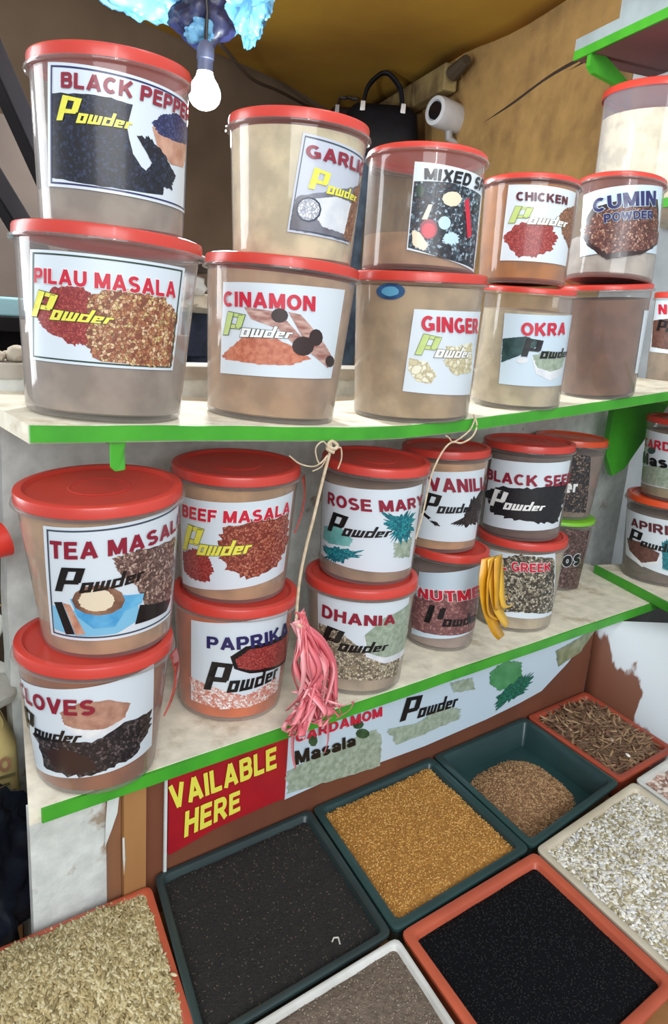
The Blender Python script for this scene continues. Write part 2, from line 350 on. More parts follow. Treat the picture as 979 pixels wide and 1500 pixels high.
LB={
'bp':{'q': [[-2.7555, 0.1589], [-0.5963, 0.1461], [-0.5547, 0.0331], [-2.8879, 0.0439]], 'paper': 'paper', 'border': 'navy', 'items': [('S', 'black_berries', [[-2.728, 0.13], [-2.1402, 0.1302], [-1.6927, 0.1261], [-1.7663, 0.1037], [-1.6929, 0.0801], [-1.4999, 0.0608], [-1.2325, 0.0536], [-1.2592, 0.0447], [-2.0804, 0.0449], [-2.8251, 0.0518]], 0.01), ('T', 'BLACK PEPPER', 'maroon', [[-2.5444, 0.1496], [-0.609, 0.1432], [-0.6387, 0.1264], [-2.5559, 0.1341]], None, None), ('P', 'lemon', 'lemon', None, [[-2.5601, 0.1286], [-1.7074, 0.1176], [-1.7372, 0.1023], [-2.6387, 0.1033]]), ('S', 'wood_bowl', [[-1.4395, 0.1095], [-1.1207, 0.1092], [-0.6276, 0.1057], [-0.6456, 0.0932], [-0.7639, 0.0797], [-1.1039, 0.0779], [-1.3451, 0.0894]], 0.0), ('S', 'blue_berries', [[-1.4401, 0.1129], [-1.2978, 0.1232], [-1.0299, 0.1294], [-0.5723, 0.1237], [-0.5307, 0.106], [-1.0109, 0.1018], [-1.3301, 0.1034]], 0.03), ('S', 'black_berries', [[-1.6321, 0.0966], [-1.4885, 0.0991], [-1.2449, 0.0863], [-1.0168, 0.0684], [-1.09, 0.053], [-1.3928, 0.0563], [-1.5665, 0.0611], [-1.4328, 0.0744]], 0.05)]},
'pilau':{'q': [[-2.8441, 0.1741], [-1.0123, 0.1746], [-1.0429, 0.0604], [-2.9548, 0.0592]], 'paper': 'paper', 'border': 'darkgreen', 'items': [('S', 'red_powder', [[-2.5467, 0.1374], [-2.1584, 0.1397], [-2.0385, 0.1102], [-2.1543, 0.0811], [-2.3051, 0.0797], [-2.6428, 0.0931], [-2.8134, 0.1059]], 0.05), ('S', 'masala_mix', [[-2.158, 0.134], [-1.7709, 0.1428], [-1.2895, 0.139], [-1.0826, 0.1238], [-1.0615, 0.089], [-1.0862, 0.066], [-1.57, 0.0631], [-2.0541, 0.0655], [-2.1543, 0.0811], [-2.1325, 0.1092]], 0.03), ('T', 'PILAU MASALA', 'red', [[-2.7729, 0.156], [-1.1717, 0.1582], [-1.1513, 0.1404], [-2.7852, 0.1401]], None, 'white'), ('P', 'lemon', 'lemon', 'darkgreen', [[-2.7467, 0.1335], [-1.8667, 0.1211], [-1.9199, 0.1055], [-2.8574, 0.1033]])]},
'garlic':{'q': [[-2.1146, 0.1482], [-0.8902, 0.1388], [-1.0538, 0.0304], [-2.2682, 0.0358]], 'paper': 'paper_grey', 'border': 'slate', 'items': [('S', 'grey_print', [[-2.1548, 0.0769], [-0.7904, 0.1075], [-1.0827, 0.0326], [-2.248, 0.0381]], 0.02), ('S', 'white_print', [[-1.9068, 0.0763], [-1.5121, 0.0834], [-1.1516, 0.0796], [-1.2542, 0.0412], [-1.7156, 0.0451], [-1.8899, 0.0601]], 0.02), ('S', 'brown_crumb', [[-1.1307, 0.0969], [-0.8557, 0.1094], [-0.9956, 0.0324], [-1.2791, 0.038]], 0.04), ('S', 'slate', [[-1.766, 0.0654], [-1.785, 0.0578], [-1.8543, 0.0516], [-1.9525, 0.0488], [-2.052, 0.05], [-2.1267, 0.0549], [-2.1577, 0.062], [-2.1379, 0.0695], [-2.0734, 0.0753], [-1.9806, 0.078], [-1.882, 0.077], [-1.8026, 0.0724]], 0.0), ('S', 'pale_beans', [[-1.7969, 0.0651], [-1.813, 0.0586], [-1.8714, 0.0534], [-1.9547, 0.051], [-2.0393, 0.052], [-2.1031, 0.0561], [-2.1297, 0.0622], [-2.1129, 0.0686], [-2.0579, 0.0736], [-1.9786, 0.0759], [-1.8945, 0.075], [-1.8275, 0.0711]], 0.0), ('T', 'GARLIC', 'maroon', [[-2.0659, 0.1362], [-0.8702, 0.1321], [-0.8798, 0.1154], [-2.053, 0.1207]], None, None), ('P', 'lemon', 'lemon', None, [[-1.9496, 0.112], [-1.063, 0.0979], [-1.0587, 0.0831], [-1.9871, 0.085]])]},
'cin':{'q': [[-2.9842, 0.1704], [-1.1796, 0.1787], [-1.1752, 0.0632], [-3.0099, 0.0558]], 'paper': 'paper', 'border': None, 'items': [('S', 'salmon_powder', [[-2.6021, 0.1062], [-2.1645, 0.1075], [-1.8167, 0.0955], [-1.6558, 0.0875], [-1.9321, 0.0759], [-2.3689, 0.0733], [-2.8758, 0.0744], [-2.9785, 0.0782], [-2.7124, 0.0976]], 0.03), ('S', 'bark_print', [[-2.6219, 0.1421], [-2.1625, 0.1405], [-1.632, 0.097], [-1.7748, 0.0912], [-2.1436, 0.1198], [-2.5087, 0.1282]], 0.0), ('S', 'bark_print', [[-2.0378, 0.1419], [-1.8746, 0.1406], [-1.1854, 0.0867], [-1.311, 0.0766], [-1.6657, 0.0936]], 0.0), ('S', 'darkbrown', [[-2.0333, 0.1374], [-2.0435, 0.1328], [-2.0807, 0.1292], [-2.1347, 0.1274], [-2.1908, 0.128], [-2.2339, 0.1309], [-2.2523, 0.1351], [-2.2413, 0.1397], [-2.2041, 0.1434], [-2.151, 0.1451], [-2.0957, 0.1445], [-2.0525, 0.1417]], 0.0), ('S', 'darkbrown', [[-1.6227, 0.1033], [-1.636, 0.097], [-1.692, 0.092], [-1.7726, 0.0897], [-1.8544, 0.0907], [-1.9164, 0.0946], [-1.9438, 0.1005], [-1.9307, 0.1068], [-1.881, 0.1117], [-1.8062, 0.1141], [-1.7242, 0.1132], [-1.6561, 0.1093]], 0.0), ('S', 'darkbrown', [[-1.4986, 0.1152], [-1.5041, 0.1097], [-1.5402, 0.1054], [-1.595, 0.1035], [-1.6523, 0.1046], [-1.6971, 0.1081], [-1.7189, 0.1133], [-1.7132, 0.1188], [-1.6816, 0.123], [-1.6313, 0.1249], [-1.5742, 0.124], [-1.525, 0.1204]], 0.0), ('S', 'darkbrown', [[-1.1763, 0.0861], [-1.1798, 0.0822], [-1.2149, 0.0792], [-1.2681, 0.078], [-1.3227, 0.0789], [-1.3651, 0.0815], [-1.3866, 0.0853], [-1.3834, 0.0891], [-1.3564, 0.0921], [-1.3107, 0.0933], [-1.2558, 0.0925], [-1.2056, 0.0899]], 0.0), ('T', 'CINAMON', 'red', [[-2.9559, 0.1595], [-1.7021, 0.1651], [-1.6799, 0.1458], [-2.949, 0.14]], None, None), ('P', 'palegreen', 'white', 'darkgreen', [[-2.8904, 0.1349], [-1.964, 0.1271], [-1.9876, 0.1099], [-2.9355, 0.1028]])]},
'ging':{'q': [[-2.3894, 0.1651], [-0.9947, 0.164], [-1.0546, 0.0397], [-2.4854, 0.0475]], 'paper': 'paper', 'border': None, 'items': [('S', 'ginger_print', [[-2.4115, 0.0958], [-2.1454, 0.092], [-1.9608, 0.0726], [-2.0606, 0.0595], [-2.2816, 0.0638], [-2.4327, 0.0809]], 0.03), ('S', 'ginger_print', [[-1.8319, 0.1142], [-1.2431, 0.1185], [-1.1457, 0.0751], [-1.6433, 0.0724], [-1.866, 0.0925]], 0.05), ('T', 'GINGER', 'red', [[-2.2728, 0.1571], [-1.1668, 0.1542], [-1.0994, 0.1311], [-2.2647, 0.1343]], None, None), ('P', 'palegreen', 'white', 'olive', [[-2.2522, 0.1315], [-1.2879, 0.1166], [-1.3501, 0.0977], [-2.3198, 0.0992]])]},
'mixed':{'q': [[-2.5285, 0.1425], [-1.0292, 0.1351], [-1.0662, 0.0058], [-2.547, 0.0268]], 'paper': 'paper', 'border': None, 'items': [('S', 'spice_collage', [[-2.5135, 0.117], [-1.9181, 0.1185], [-1.1043, 0.1126], [-1.1309, 0.0101], [-1.9815, 0.0186], [-2.5269, 0.0296]], 0.0), ('S', 'maroon', [[-2.0712, 0.0563], [-2.0837, 0.0494], [-2.1324, 0.0441], [-2.2035, 0.0418], [-2.2776, 0.0433], [-2.3353, 0.048], [-2.3614, 0.0547], [-2.349, 0.0616], [-2.3016, 0.0667], [-2.2317, 0.0689], [-2.1575, 0.0675], [-2.0985, 0.0629]], 0.0), ('S', 'cream', [[-2.2513, 0.0876], [-2.185, 0.0879], [-2.2529, 0.0678], [-2.3411, 0.0675]], 0.0), ('S', 'red', [[-2.1035, 0.0543], [-2.1133, 0.0492], [-2.1508, 0.0453], [-2.2053, 0.0437], [-2.2623, 0.0447], [-2.3065, 0.0482], [-2.3264, 0.0531], [-2.3167, 0.0581], [-2.28, 0.0619], [-2.2261, 0.0635], [-2.169, 0.0625], [-2.124, 0.0591]], 0.0), ('S', 'cream', [[-1.6804, 0.0997], [-1.7, 0.0945], [-1.7655, 0.0902], [-1.8548, 0.0879], [-1.9425, 0.0884], [-2.0074, 0.0914], [-2.0347, 0.0961], [-2.0186, 0.1011], [-1.9626, 0.1052], [-1.8794, 0.1073], [-1.7885, 0.107], [-1.7141, 0.1043]], 0.03), ('S', 'paleblue', [[-1.8529, 0.0663], [-1.8625, 0.0616], [-1.8995, 0.058], [-1.9529, 0.0563], [-2.0077, 0.0571], [-2.0498, 0.0601], [-2.0687, 0.0645], [-2.0598, 0.069], [-2.0254, 0.0726], [-1.974, 0.0742], [-1.9184, 0.0735], [-1.8737, 0.0706]], 0.0), ('S', 'red', [[-1.6169, 0.0978], [-1.5278, 0.1035], [-1.3511, 0.0552], [-1.4637, 0.0493]], 0.0), ('S', 'cream', [[-2.4819, 0.0526], [-2.3688, 0.0511], [-2.1949, 0.0337], [-2.2543, 0.026], [-2.4507, 0.0326]], 0.05), ('S', 'paleblue', [[-1.6612, 0.0471], [-1.6787, 0.0428], [-1.7368, 0.0392], [-1.8159, 0.0374], [-1.8937, 0.0378], [-1.951, 0.0404], [-1.9751, 0.0443], [-1.9606, 0.0485], [-1.9108, 0.0519], [-1.8369, 0.0537], [-1.7562, 0.0533], [-1.6906, 0.051]], 0.12), ('S', 'darkgreen', [[-2.3355, 0.105], [-2.3397, 0.1005], [-2.3605, 0.0972], [-2.3922, 0.0959], [-2.4265, 0.097], [-2.4541, 0.1002], [-2.4675, 0.1047], [-2.4631, 0.1091], [-2.4421, 0.1124], [-2.4103, 0.1136], [-2.3762, 0.1125], [-2.3488, 0.1094]], 0.1), ('T', 'MIXED SPICES', 'black', [[-2.3663, 0.1348], [-1.0138, 0.1354], [-1.1199, 0.116], [-2.35, 0.1191]], 'MIXED SP', None)]},
'chick':{'q': [[-2.9443, 0.1497], [-1.3026, 0.1461], [-1.2624, 0.0325], [-2.9899, 0.0341]], 'paper': 'paper', 'border': None, 'items': [('T', 'CHICKEN', 'darkmaroon', [[-2.7578, 0.139], [-1.6233, 0.1366], [-1.6132, 0.1232], [-2.7369, 0.1241]], None, None), ('S', 'brown_crumb', [[-1.6231, 0.1188], [-1.3012, 0.1262], [-1.2033, 0.0574], [-1.6194, 0.0792], [-1.7988, 0.1063]], 0.04), ('S', 'red_powder', [[-2.727, 0.0884], [-2.3899, 0.0939], [-1.973, 0.0906], [-1.7652, 0.0743], [-1.8369, 0.0555], [-2.2023, 0.0406], [-2.5553, 0.0395], [-2.8388, 0.0559], [-2.9434, 0.0708]], 0.05), ('P', 'palegreen', 'white', 'olive', [[-2.7777, 0.1171], [-1.5308, 0.1083], [-1.5574, 0.0907], [-2.843, 0.0893]])]},
'cumin':{'q': [[-3.5379, 0.1457], [-1.4119, 0.1642], [-1.1601, 0.0522], [-3.3044, 0.0352]], 'paper': 'paper_blue', 'border': None, 'items': [('S', 'darkbrown', [[-3.1642, 0.1185], [-2.6275, 0.1279], [-1.5685, 0.1414], [-1.2232, 0.0699], [-1.9024, 0.0421], [-2.6424, 0.029], [-3.1294, 0.0526], [-3.446, 0.0845]], 0.01), ('S', 'cumin_print', [[-3.025, 0.1112], [-2.6119, 0.1199], [-1.5774, 0.1292], [-1.1782, 0.0747], [-1.9161, 0.048], [-2.6617, 0.0392], [-3.087, 0.0606], [-3.308, 0.083]], 0.03), ('T', 'CUMIN', 'navy', [[-3.1879, 0.1329], [-1.7035, 0.1532], [-1.6524, 0.128], [-3.1097, 0.109]], None, 'paleblue'), ('T', 'POWDER', 'navy', [[-2.8575, 0.1063], [-1.7136, 0.1191], [-1.6903, 0.1054], [-2.8134, 0.09]], None, 'paleblue')]},
'okra':{'q': [[-2.9634, 0.1572], [-1.0815, 0.161], [-1.1597, 0.0435], [-2.8618, 0.0413]], 'paper': 'paper_blue', 'border': None, 'items': [('S', 'okra_print', [[-2.9199, 0.1159], [-2.4108, 0.1235], [-2.0817, 0.1137], [-2.3606, 0.0968], [-2.8672, 0.0771]], 0.02), ('S', 'white_print', [[-2.2491, 0.0916], [-1.2472, 0.0925], [-1.313, 0.0627], [-1.7002, 0.0526], [-2.0886, 0.0631]], 0.0), ('S', 'greygreen_powder', [[-2.2258, 0.0929], [-1.8867, 0.1028], [-1.2294, 0.0953], [-1.3274, 0.0741], [-1.7387, 0.0677], [-2.0834, 0.0741]], 0.02), ('S', 'white_print', [[-2.3075, 0.0847], [-2.3186, 0.0819], [-2.3588, 0.0796], [-2.4172, 0.0785], [-2.4781, 0.0788], [-2.5254, 0.0805], [-2.5465, 0.083], [-2.5355, 0.0859], [-2.4955, 0.0882], [-2.4372, 0.0893], [-2.3762, 0.089], [-2.3287, 0.0873]], 0.0), ('T', 'OKRA', 'red', [[-2.5647, 0.1461], [-1.4557, 0.1504], [-1.4431, 0.1284], [-2.5201, 0.1227]], None, None), ('P', 'black', 'black', None, [[-2.4469, 0.1213], [-1.1426, 0.112], [-1.1408, 0.0921], [-2.4443, 0.0877]])]},
'tea':{'q': [[-2.6337, 0.1699], [-0.570414, 0.1791], [-0.623742, 0.0297], [-2.835, 0.0274]], 'paper': 'paper', 'border': 'slate', 'items': [('S', 'spice_chips', [[-1.807, 0.1336], [-1.5099, 0.1385], [-0.7373, 0.1342], [-0.689, 0.0755], [-0.8214, 0.0512], [-1.3889, 0.065], [-1.511, 0.0913], [-1.7663, 0.116]], 0.03), ('S', 'sky_print', [[-2.6979, 0.0699], [-2.4153, 0.0669], [-1.5113, 0.0811], [-1.4662, 0.0488], [-1.7992, 0.036], [-2.3474, 0.0338], [-2.7402, 0.0378]], 0.0), ('S', 'black', [[-2.6512, 0.0747], [-2.5172, 0.077], [-2.3884, 0.0361], [-2.5319, 0.0341]], 0.0), ('S', 'wood_bowl', [[-2.5039, 0.076], [-2.4037, 0.0747], [-2.2295, 0.0372], [-2.3753, 0.0349]], 0.0), ('S', 'black', [[-1.467, 0.0671], [-0.7828, 0.0524], [-0.9108, 0.0411], [-1.5425, 0.0428]], 0.0), ('S', 'cup_blue', [[-2.3923, 0.0824], [-2.0213, 0.0935], [-1.6489, 0.084], [-1.407, 0.081], [-1.4366, 0.0689], [-1.6806, 0.0641], [-1.8218, 0.0455], [-2.1128, 0.0452], [-2.3121, 0.0602]], 0.0), ('S', 'coffee_print', [[-1.6769, 0.0782], [-1.7275, 0.069], [-1.8588, 0.0636], [-2.0328, 0.0623], [-2.2051, 0.0652], [-2.3296, 0.0718], [-2.3661, 0.0814], [-2.304, 0.0917], [-2.1697, 0.0994], [-2.0031, 0.1017], [-1.8415, 0.0977], [-1.721, 0.0888]], 0.0), ('S', 'cream', [[-1.8135, 0.0803], [-1.8481, 0.0733], [-1.9364, 0.0688], [-2.0542, 0.0676], [-2.1704, 0.0697], [-2.2527, 0.0749], [-2.2766, 0.0821], [-2.2359, 0.0896], [-2.1454, 0.0951], [-2.031, 0.0968], [-1.9207, 0.0942], [-1.8409, 0.088]], 0.03), ('T', 'TEA MASALA', 'maroon', [[-2.5541, 0.1543], [-0.9815, 0.1604], [-0.9623, 0.1418], [-2.5828, 0.1312]], 'TEA MASA', None), ('P', 'black', 'black', None, [[-2.4751, 0.1223], [-1.4326, 0.1245], [-1.4479, 0.0999], [-2.5874, 0.0878]])]},
'clov':{'q': [[-3.1776, 0.1434], [-1.1156, 0.1683], [-0.9115, 0.0419], [-3.178, 0.0183]], 'paper': 'paper', 'border': None, 'items': [('S', 'white_print', [[-2.3661, 0.1043], [-1.4799, 0.1178], [-1.6105, 0.0938], [-2.0402, 0.0838], [-2.1712, 0.0894]], 0.0), ('S', 'tan_powder', [[-2.3928, 0.1203], [-2.1465, 0.136], [-1.7556, 0.1383], [-1.4617, 0.1255], [-1.5321, 0.1084], [-1.8019, 0.098], [-2.1132, 0.0993], [-2.3518, 0.1045]], 0.02), ('S', 'clove_print', [[-2.9765, 0.0785], [-2.4662, 0.0804], [-1.9879, 0.0806], [-1.5288, 0.1027], [-1.1121, 0.0983], [-1.0576, 0.0733], [-1.3897, 0.044], [-1.7377, 0.0397], [-1.9128, 0.0339], [-2.4295, 0.0295], [-2.8339, 0.0358]], 0.06), ('S', 'darkbrown', [[-2.7552, 0.0586], [-2.3847, 0.0706], [-2.0479, 0.0611], [-1.9122, 0.0398], [-2.2054, 0.0335], [-2.5282, 0.0334]], 0.05), ('T', 'CLOVES', 'maroon', [[-2.8149, 0.1396], [-1.9336, 0.1421], [-1.9367, 0.1199], [-2.8361, 0.1168]], 'OVES', None), ('P', 'black', 'black', None, [[-3.2234, 0.1063], [-2.0984, 0.1034], [-2.1752, 0.0824], [-3.2451, 0.0694]])]},
'beef':{'q': [[-3.1817, 0.1516], [-0.9638, 0.1613], [-0.9877, 0.038], [-3.2907, 0.0138]], 'paper': 'paper', 'border': None, 'items': [('S', 'masala_red', [[-2.3297, 0.1159], [-1.8798, 0.132], [-1.089, 0.1301], [-0.9698, 0.0894], [-1.2144, 0.0539], [-1.7866, 0.0397], [-2.2203, 0.0549], [-2.3623, 0.0757]], 0.05), ('S', 'red_powder', [[-3.1931, 0.065], [-2.8386, 0.0803], [-2.5452, 0.0734], [-2.4536, 0.0528], [-2.553, 0.0339], [-2.8706, 0.0306], [-3.1956, 0.0362]], 0.05), ('T', 'BEEF MASALA', 'red', [[-3.0757, 0.1415], [-1.0878, 0.1493], [-1.078, 0.1314], [-3.0986, 0.1219]], None, 'white'), ('P', 'lemon', 'lemon', 'olive', [[-2.9792, 0.1135], [-1.8335, 0.1105], [-1.8789, 0.0824], [-3.1473, 0.0679]])]},
'pap':{'q': [[-2.8533, 0.1562], [-1.106, 0.1762], [-1.0368, 0.0346], [-2.8956, 0.0249]], 'paper': 'paper', 'border': None, 'items': [('S', 'pink_crumb', [[-2.8714, 0.0634], [-2.3893, 0.0581], [-1.835, 0.0454], [-1.1303, 0.0625], [-1.0784, 0.0344], [-1.7354, 0.025], [-2.265, 0.0234], [-2.8836, 0.027]], 0.05), ('S', 'black', [[-2.1472, 0.1106], [-1.9073, 0.1268], [-1.0553, 0.1315], [-0.7948, 0.0739], [-1.7961, 0.0819], [-2.068, 0.0909]], 0.0), ('S', 'red_powder', [[-2.0604, 0.1059], [-1.8341, 0.1213], [-1.0182, 0.1235], [-0.8017, 0.0777], [-1.8019, 0.0877], [-2.0003, 0.0925]], 0.02), ('T', 'PAPRIKA', 'navy', [[-2.5403, 0.14], [-1.0635, 0.1518], [-0.9929, 0.126], [-2.5382, 0.1189]], None, None), ('P', 'black', 'black', None, [[-2.4802, 0.1002], [-1.2541, 0.0975], [-1.1945, 0.0613], [-2.5835, 0.0476]])]},
'rose':{'q': [[-3.6391, 0.1524], [-1.2043, 0.1655], [-1.0823, 0.023], [-3.5253, 0.0299]], 'paper': 'paper', 'border': None, 'items': [('S', 'teal_pale', [[-3.3952, 0.0803], [-2.9191, 0.092], [-2.597, 0.0757], [-2.6455, 0.0635], [-3.1646, 0.0567], [-3.4405, 0.0592]], 0.03), ('S', 'teal_leaf', [[-3.4547, 0.0454], [-2.8844, 0.057], [-2.421, 0.0588], [-2.4873, 0.0481], [-2.8586, 0.0312], [-3.2037, 0.029]], 0.16), ('S', 'greygreen_powder', [[-1.7715, 0.0739], [-1.2903, 0.0779], [-1.2353, 0.0434], [-1.7263, 0.0506]], 0.08), ('S', 'teal_leaf', [[-2.0523, 0.1224], [-1.6874, 0.1217], [-1.3708, 0.1216], [-1.3267, 0.0982], [-1.3656, 0.0792], [-1.7715, 0.0739], [-1.8967, 0.097]], 0.2), ('T', 'ROSE MARY', 'maroon', [[-3.2731, 0.1409], [-1.1521, 0.1488], [-1.0627, 0.1294], [-3.263, 0.1194]], None, None), ('P', 'black', 'black', None, [[-3.1096, 0.1118], [-1.8546, 0.1081], [-1.9185, 0.0858], [-3.2188, 0.0744]])]},
'dha':{'q': [[-3.1294, 0.1658], [-1.2208, 0.1646], [-1.161, 0.0496], [-3.1183, 0.0316]], 'paper': 'paper', 'border': None, 'items': [('S', 'coriander_print', [[-3.1251, 0.1153], [-2.6276, 0.1117], [-2.1275, 0.0828], [-1.2833, 0.0766], [-1.2102, 0.0242], [-2.1929, 0.0298], [-2.6789, 0.0286], [-3.117, 0.0406]], 0.02), ('S', 'white_print', [[-2.168, 0.1069], [-1.812, 0.136], [-1.1368, 0.1486], [-0.967, 0.0553], [-1.6859, 0.0562], [-2.0985, 0.0723]], 0.0), ('S', 'greygreen_powder', [[-2.1532, 0.1103], [-1.8169, 0.1394], [-1.1548, 0.1526], [-0.972, 0.0663], [-1.7049, 0.0672], [-2.0678, 0.0793]], 0.0), ('T', 'DHANIA', 'maroon', [[-2.9841, 0.1508], [-1.5913, 0.1429], [-1.566, 0.1254], [-2.9985, 0.1278]], None, None), ('P', 'black', 'black', None, [[-2.9013, 0.117], [-1.6773, 0.1033], [-1.7063, 0.0812], [-3.0361, 0.0761]])]},
'van':{'q': [[-2.7404, 0.1509], [-1.2332, 0.1549], [-1.1424, 0.0213], [-3.1518, 0.0255]], 'paper': 'paper', 'border': None, 'items': [('S', 'dark_chips', [[-1.6036, 0.1029], [-1.0775, 0.115], [-1.0566, 0.0519], [-1.74, 0.051], [-2.1355, 0.0578], [-1.834, 0.0681]], 0.12), ('S', 'black', [[-2.9676, 0.0747], [-2.8817, 0.0777], [-2.6361, 0.066], [-2.6844, 0.0618]], 0.1), ('S', 'black', [[-2.6844, 0.0618], [-2.482, 0.06], [-2.4019, 0.0532], [-2.525, 0.0523]], 0.2), ('T', 'VANILLA', 'maroon', [[-2.7496, 0.142], [-1.218, 0.1404], [-1.0933, 0.1145], [-2.7192, 0.1157]], 'VANILL', None), ('P', 'black', 'black', None, [[-2.7778, 0.1133], [-1.5801, 0.0991], [-1.5758, 0.079], [-2.8859, 0.0747]])]},
'nut':{'q': [[-3.1882, 0.1446], [-1.3599, 0.1728], [-1.2881, 0.035], [-3.3192, 0.0181]], 'paper': 'paper_blue', 'border': None, 'items': [('S', 'nutmeg_print', [[-3.4379, 0.0862], [-2.606, 0.1201], [-1.3664, 0.127], [-1.0535, 0.0378], [-2.4612, 0.0325], [-3.3218, 0.03]], 0.01), ('T', 'NUTMEG', 'red', [[-3.1566, 0.1159], [-1.3827, 0.1304], [-1.2795, 0.1069], [-3.1319, 0.096]], 'NUTME', 'white'), ('P', 'black', 'black', None, [[-2.7906, 0.09], [-1.2683, 0.0843], [-1.1334, 0.0557], [-2.8485, 0.0497]])]},
'bseed':{'q': [[-3.3861, 0.1556], [-1.2778, 0.1617], [-1.3161, 0.0275], [-3.6229, 0.0192]], 'paper': 'paper', 'border': None, 'items': [('S', 'black_powder', [[-3.5551, 0.0834], [-3.038, 0.1051], [-2.334, 0.1094], [-1.3765, 0.1228], [-1.2802, 0.0809], [-1.43, 0.0396], [-1.9767, 0.0396], [-2.7092, 0.0431], [-3.2834, 0.0475]], 0.05), ('T', 'BLACK SEED', 'maroon', [[-3.5025, 0.1343], [-1.636, 0.137], [-1.6008, 0.1128], [-3.496, 0.1112]], 'BLACK SE', None), ('P', 'white', 'white', None, [[-3.2212, 0.0979], [-1.9647, 0.0883], [-2.0009, 0.0662], [-3.3124, 0.0585]])]},
'greek':{'q': [[-3.2593, 0.1616], [-1.6476, 0.1695], [-1.1499, 0.0305], [-3.0592, 0.0332]], 'paper': 'paper', 'border': None, 'items': [('S', 'fenugreek_print', [[-3.2009, 0.142], [-2.4675, 0.1656], [-1.6583, 0.16], [-1.1807, 0.0358], [-2.2806, 0.0457], [-3.0355, 0.0383]], 0.02), ('T', 'ORIENTAL GREEK', 'red', [[-3.2758, 0.1485], [-1.7442, 0.1524], [-1.709, 0.133], [-3.2455, 0.1258]], 'TAL GREEK', 'white')]},
'jart':{'q': [[-2.5603, 0.1614], [-1.9082, 0.1512], [-1.5916, 0.0183], [-2.6205, 0.0216]], 'paper': 'herb_print', 'border': None, 'items': [('T', 'er', 'white', [[-2.5202, 0.0873], [-2.1563, 0.0898], [-2.1519, 0.0684], [-2.4963, 0.0637]], None, None)]},
'jarb':{'q': [[-2.3257, 0.1559], [-1.4088, 0.1483], [-1.1991, -0.0004], [-2.2156, 0.011]], 'paper': 'clove_brown', 'border': None, 'items': [('T', 'os', 'black', [[-2.2565, 0.0911], [-1.6306, 0.095], [-1.5876, 0.0641], [-2.2396, 0.062]], None, 'paper')]},
'cap':{'q': [[-4.0352, 0.1642], [-2.5716, 0.1645], [-2.2636, 0.0283], [-3.7675, 0.0529]], 'paper': 'paper', 'border': None, 'items': [('S', 'white_print', [[-3.7508, 0.0826], [-3.0981, 0.0718], [-2.6672, 0.0733], [-2.7088, 0.0517], [-3.0906, 0.0386], [-3.6052, 0.0575]], 0.0), ('S', 'brown_powder', [[-3.7788, 0.0943], [-3.1892, 0.0983], [-2.6827, 0.0813], [-2.7281, 0.0617], [-3.1077, 0.0486], [-3.5863, 0.0685]], 0.02), ('S', 'teal_leaf', [[-2.6965, 0.1098], [-2.5228, 0.1209], [-2.3404, 0.0403], [-2.5489, 0.0461]], 0.06), ('T', 'APIRIK', 'darkmaroon', [[-3.6227, 0.1499], [-2.6287, 0.1535], [-2.5799, 0.1281], [-3.5993, 0.1289]], 'APIRI', None), ('P', 'black', 'black', None, [[-3.5908, 0.1242], [-2.3115, 0.1152], [-2.2403, 0.087], [-3.628, 0.0902]])]},
'card':{'q': [[-4.0922, 0.1561], [-2.9224, 0.1549], [-2.6679, 0.0313], [-4.1075, 0.027]], 'paper': 'paper', 'border': None, 'items': [('S', 'greygreen_powder', [[-4.0668, 0.0637], [-3.3581, 0.0792], [-2.7965, 0.0803], [-2.6943, 0.0329], [-4.045, 0.03]], 0.02), ('S', 'okra_print', [[-3.3973, 0.1134], [-3.4085, 0.109], [-3.4576, 0.1051], [-3.537, 0.1027], [-3.6318, 0.1023], [-3.7179, 0.1041], [-3.7621, 0.1077], [-3.7409, 0.1123], [-3.6672, 0.1166], [-3.5738, 0.1191], [-3.4874, 0.1194], [-3.4252, 0.1172]], 0.0), ('T', 'CARDAMOM', 'red', [[-4.004, 0.1364], [-2.9756, 0.1383], [-2.9332, 0.1161], [-4.0196, 0.115]], 'CARD', None), ('T', 'Masala', 'black', [[-4.0811, 0.1013], [-3.0023, 0.1036], [-2.951, 0.0773], [-4.0382, 0.0729]], 'Mas', None)]},
'nut2':{'q': [[-3.9628, 0.2142], [-2.965, 0.2131], [-2.7026, 0.0873], [-3.9746, 0.088]], 'paper': 'paper', 'border': None, 'items': [('S', 'brown_powder', [[-3.9391, 0.1596], [-2.9107, 0.1684], [-2.7555, 0.0947], [-3.8328, 0.0996]], 0.01), ('T', 'NUTMEG', 'red', [[-3.6989, 0.1968], [-3.3639, 0.1971], [-3.3147, 0.1744], [-3.6311, 0.1738]], 'N', None), ('P', 'black', 'black', None, [[-3.6012, 0.163], [-2.4944, 0.1527], [-2.459, 0.1378], [-3.621, 0.135]])]},
'brown':{'q': [[-1.4947, 0.1613], [-1.1291, 0.1599], [-1.1967, 0.044], [-1.4562, 0.0461]], 'paper': 'paper', 'border': None, 'items': []}}
BADGE=[[-2.5367, 0.1888], [-2.5502, 0.1845], [-2.5947, 0.1807], [-2.6649, 0.1779], [-2.7522, 0.1767], [-2.8452, 0.1772], [-2.93, 0.1794], [-2.9911, 0.1829], [-3.015, 0.1871], [-2.9956, 0.1916], [-2.9383, 0.1954], [-2.8564, 0.1981], [-2.7649, 0.1992], [-2.6772, 0.1986], [-2.6045, 0.1964], [-2.5557, 0.193]]
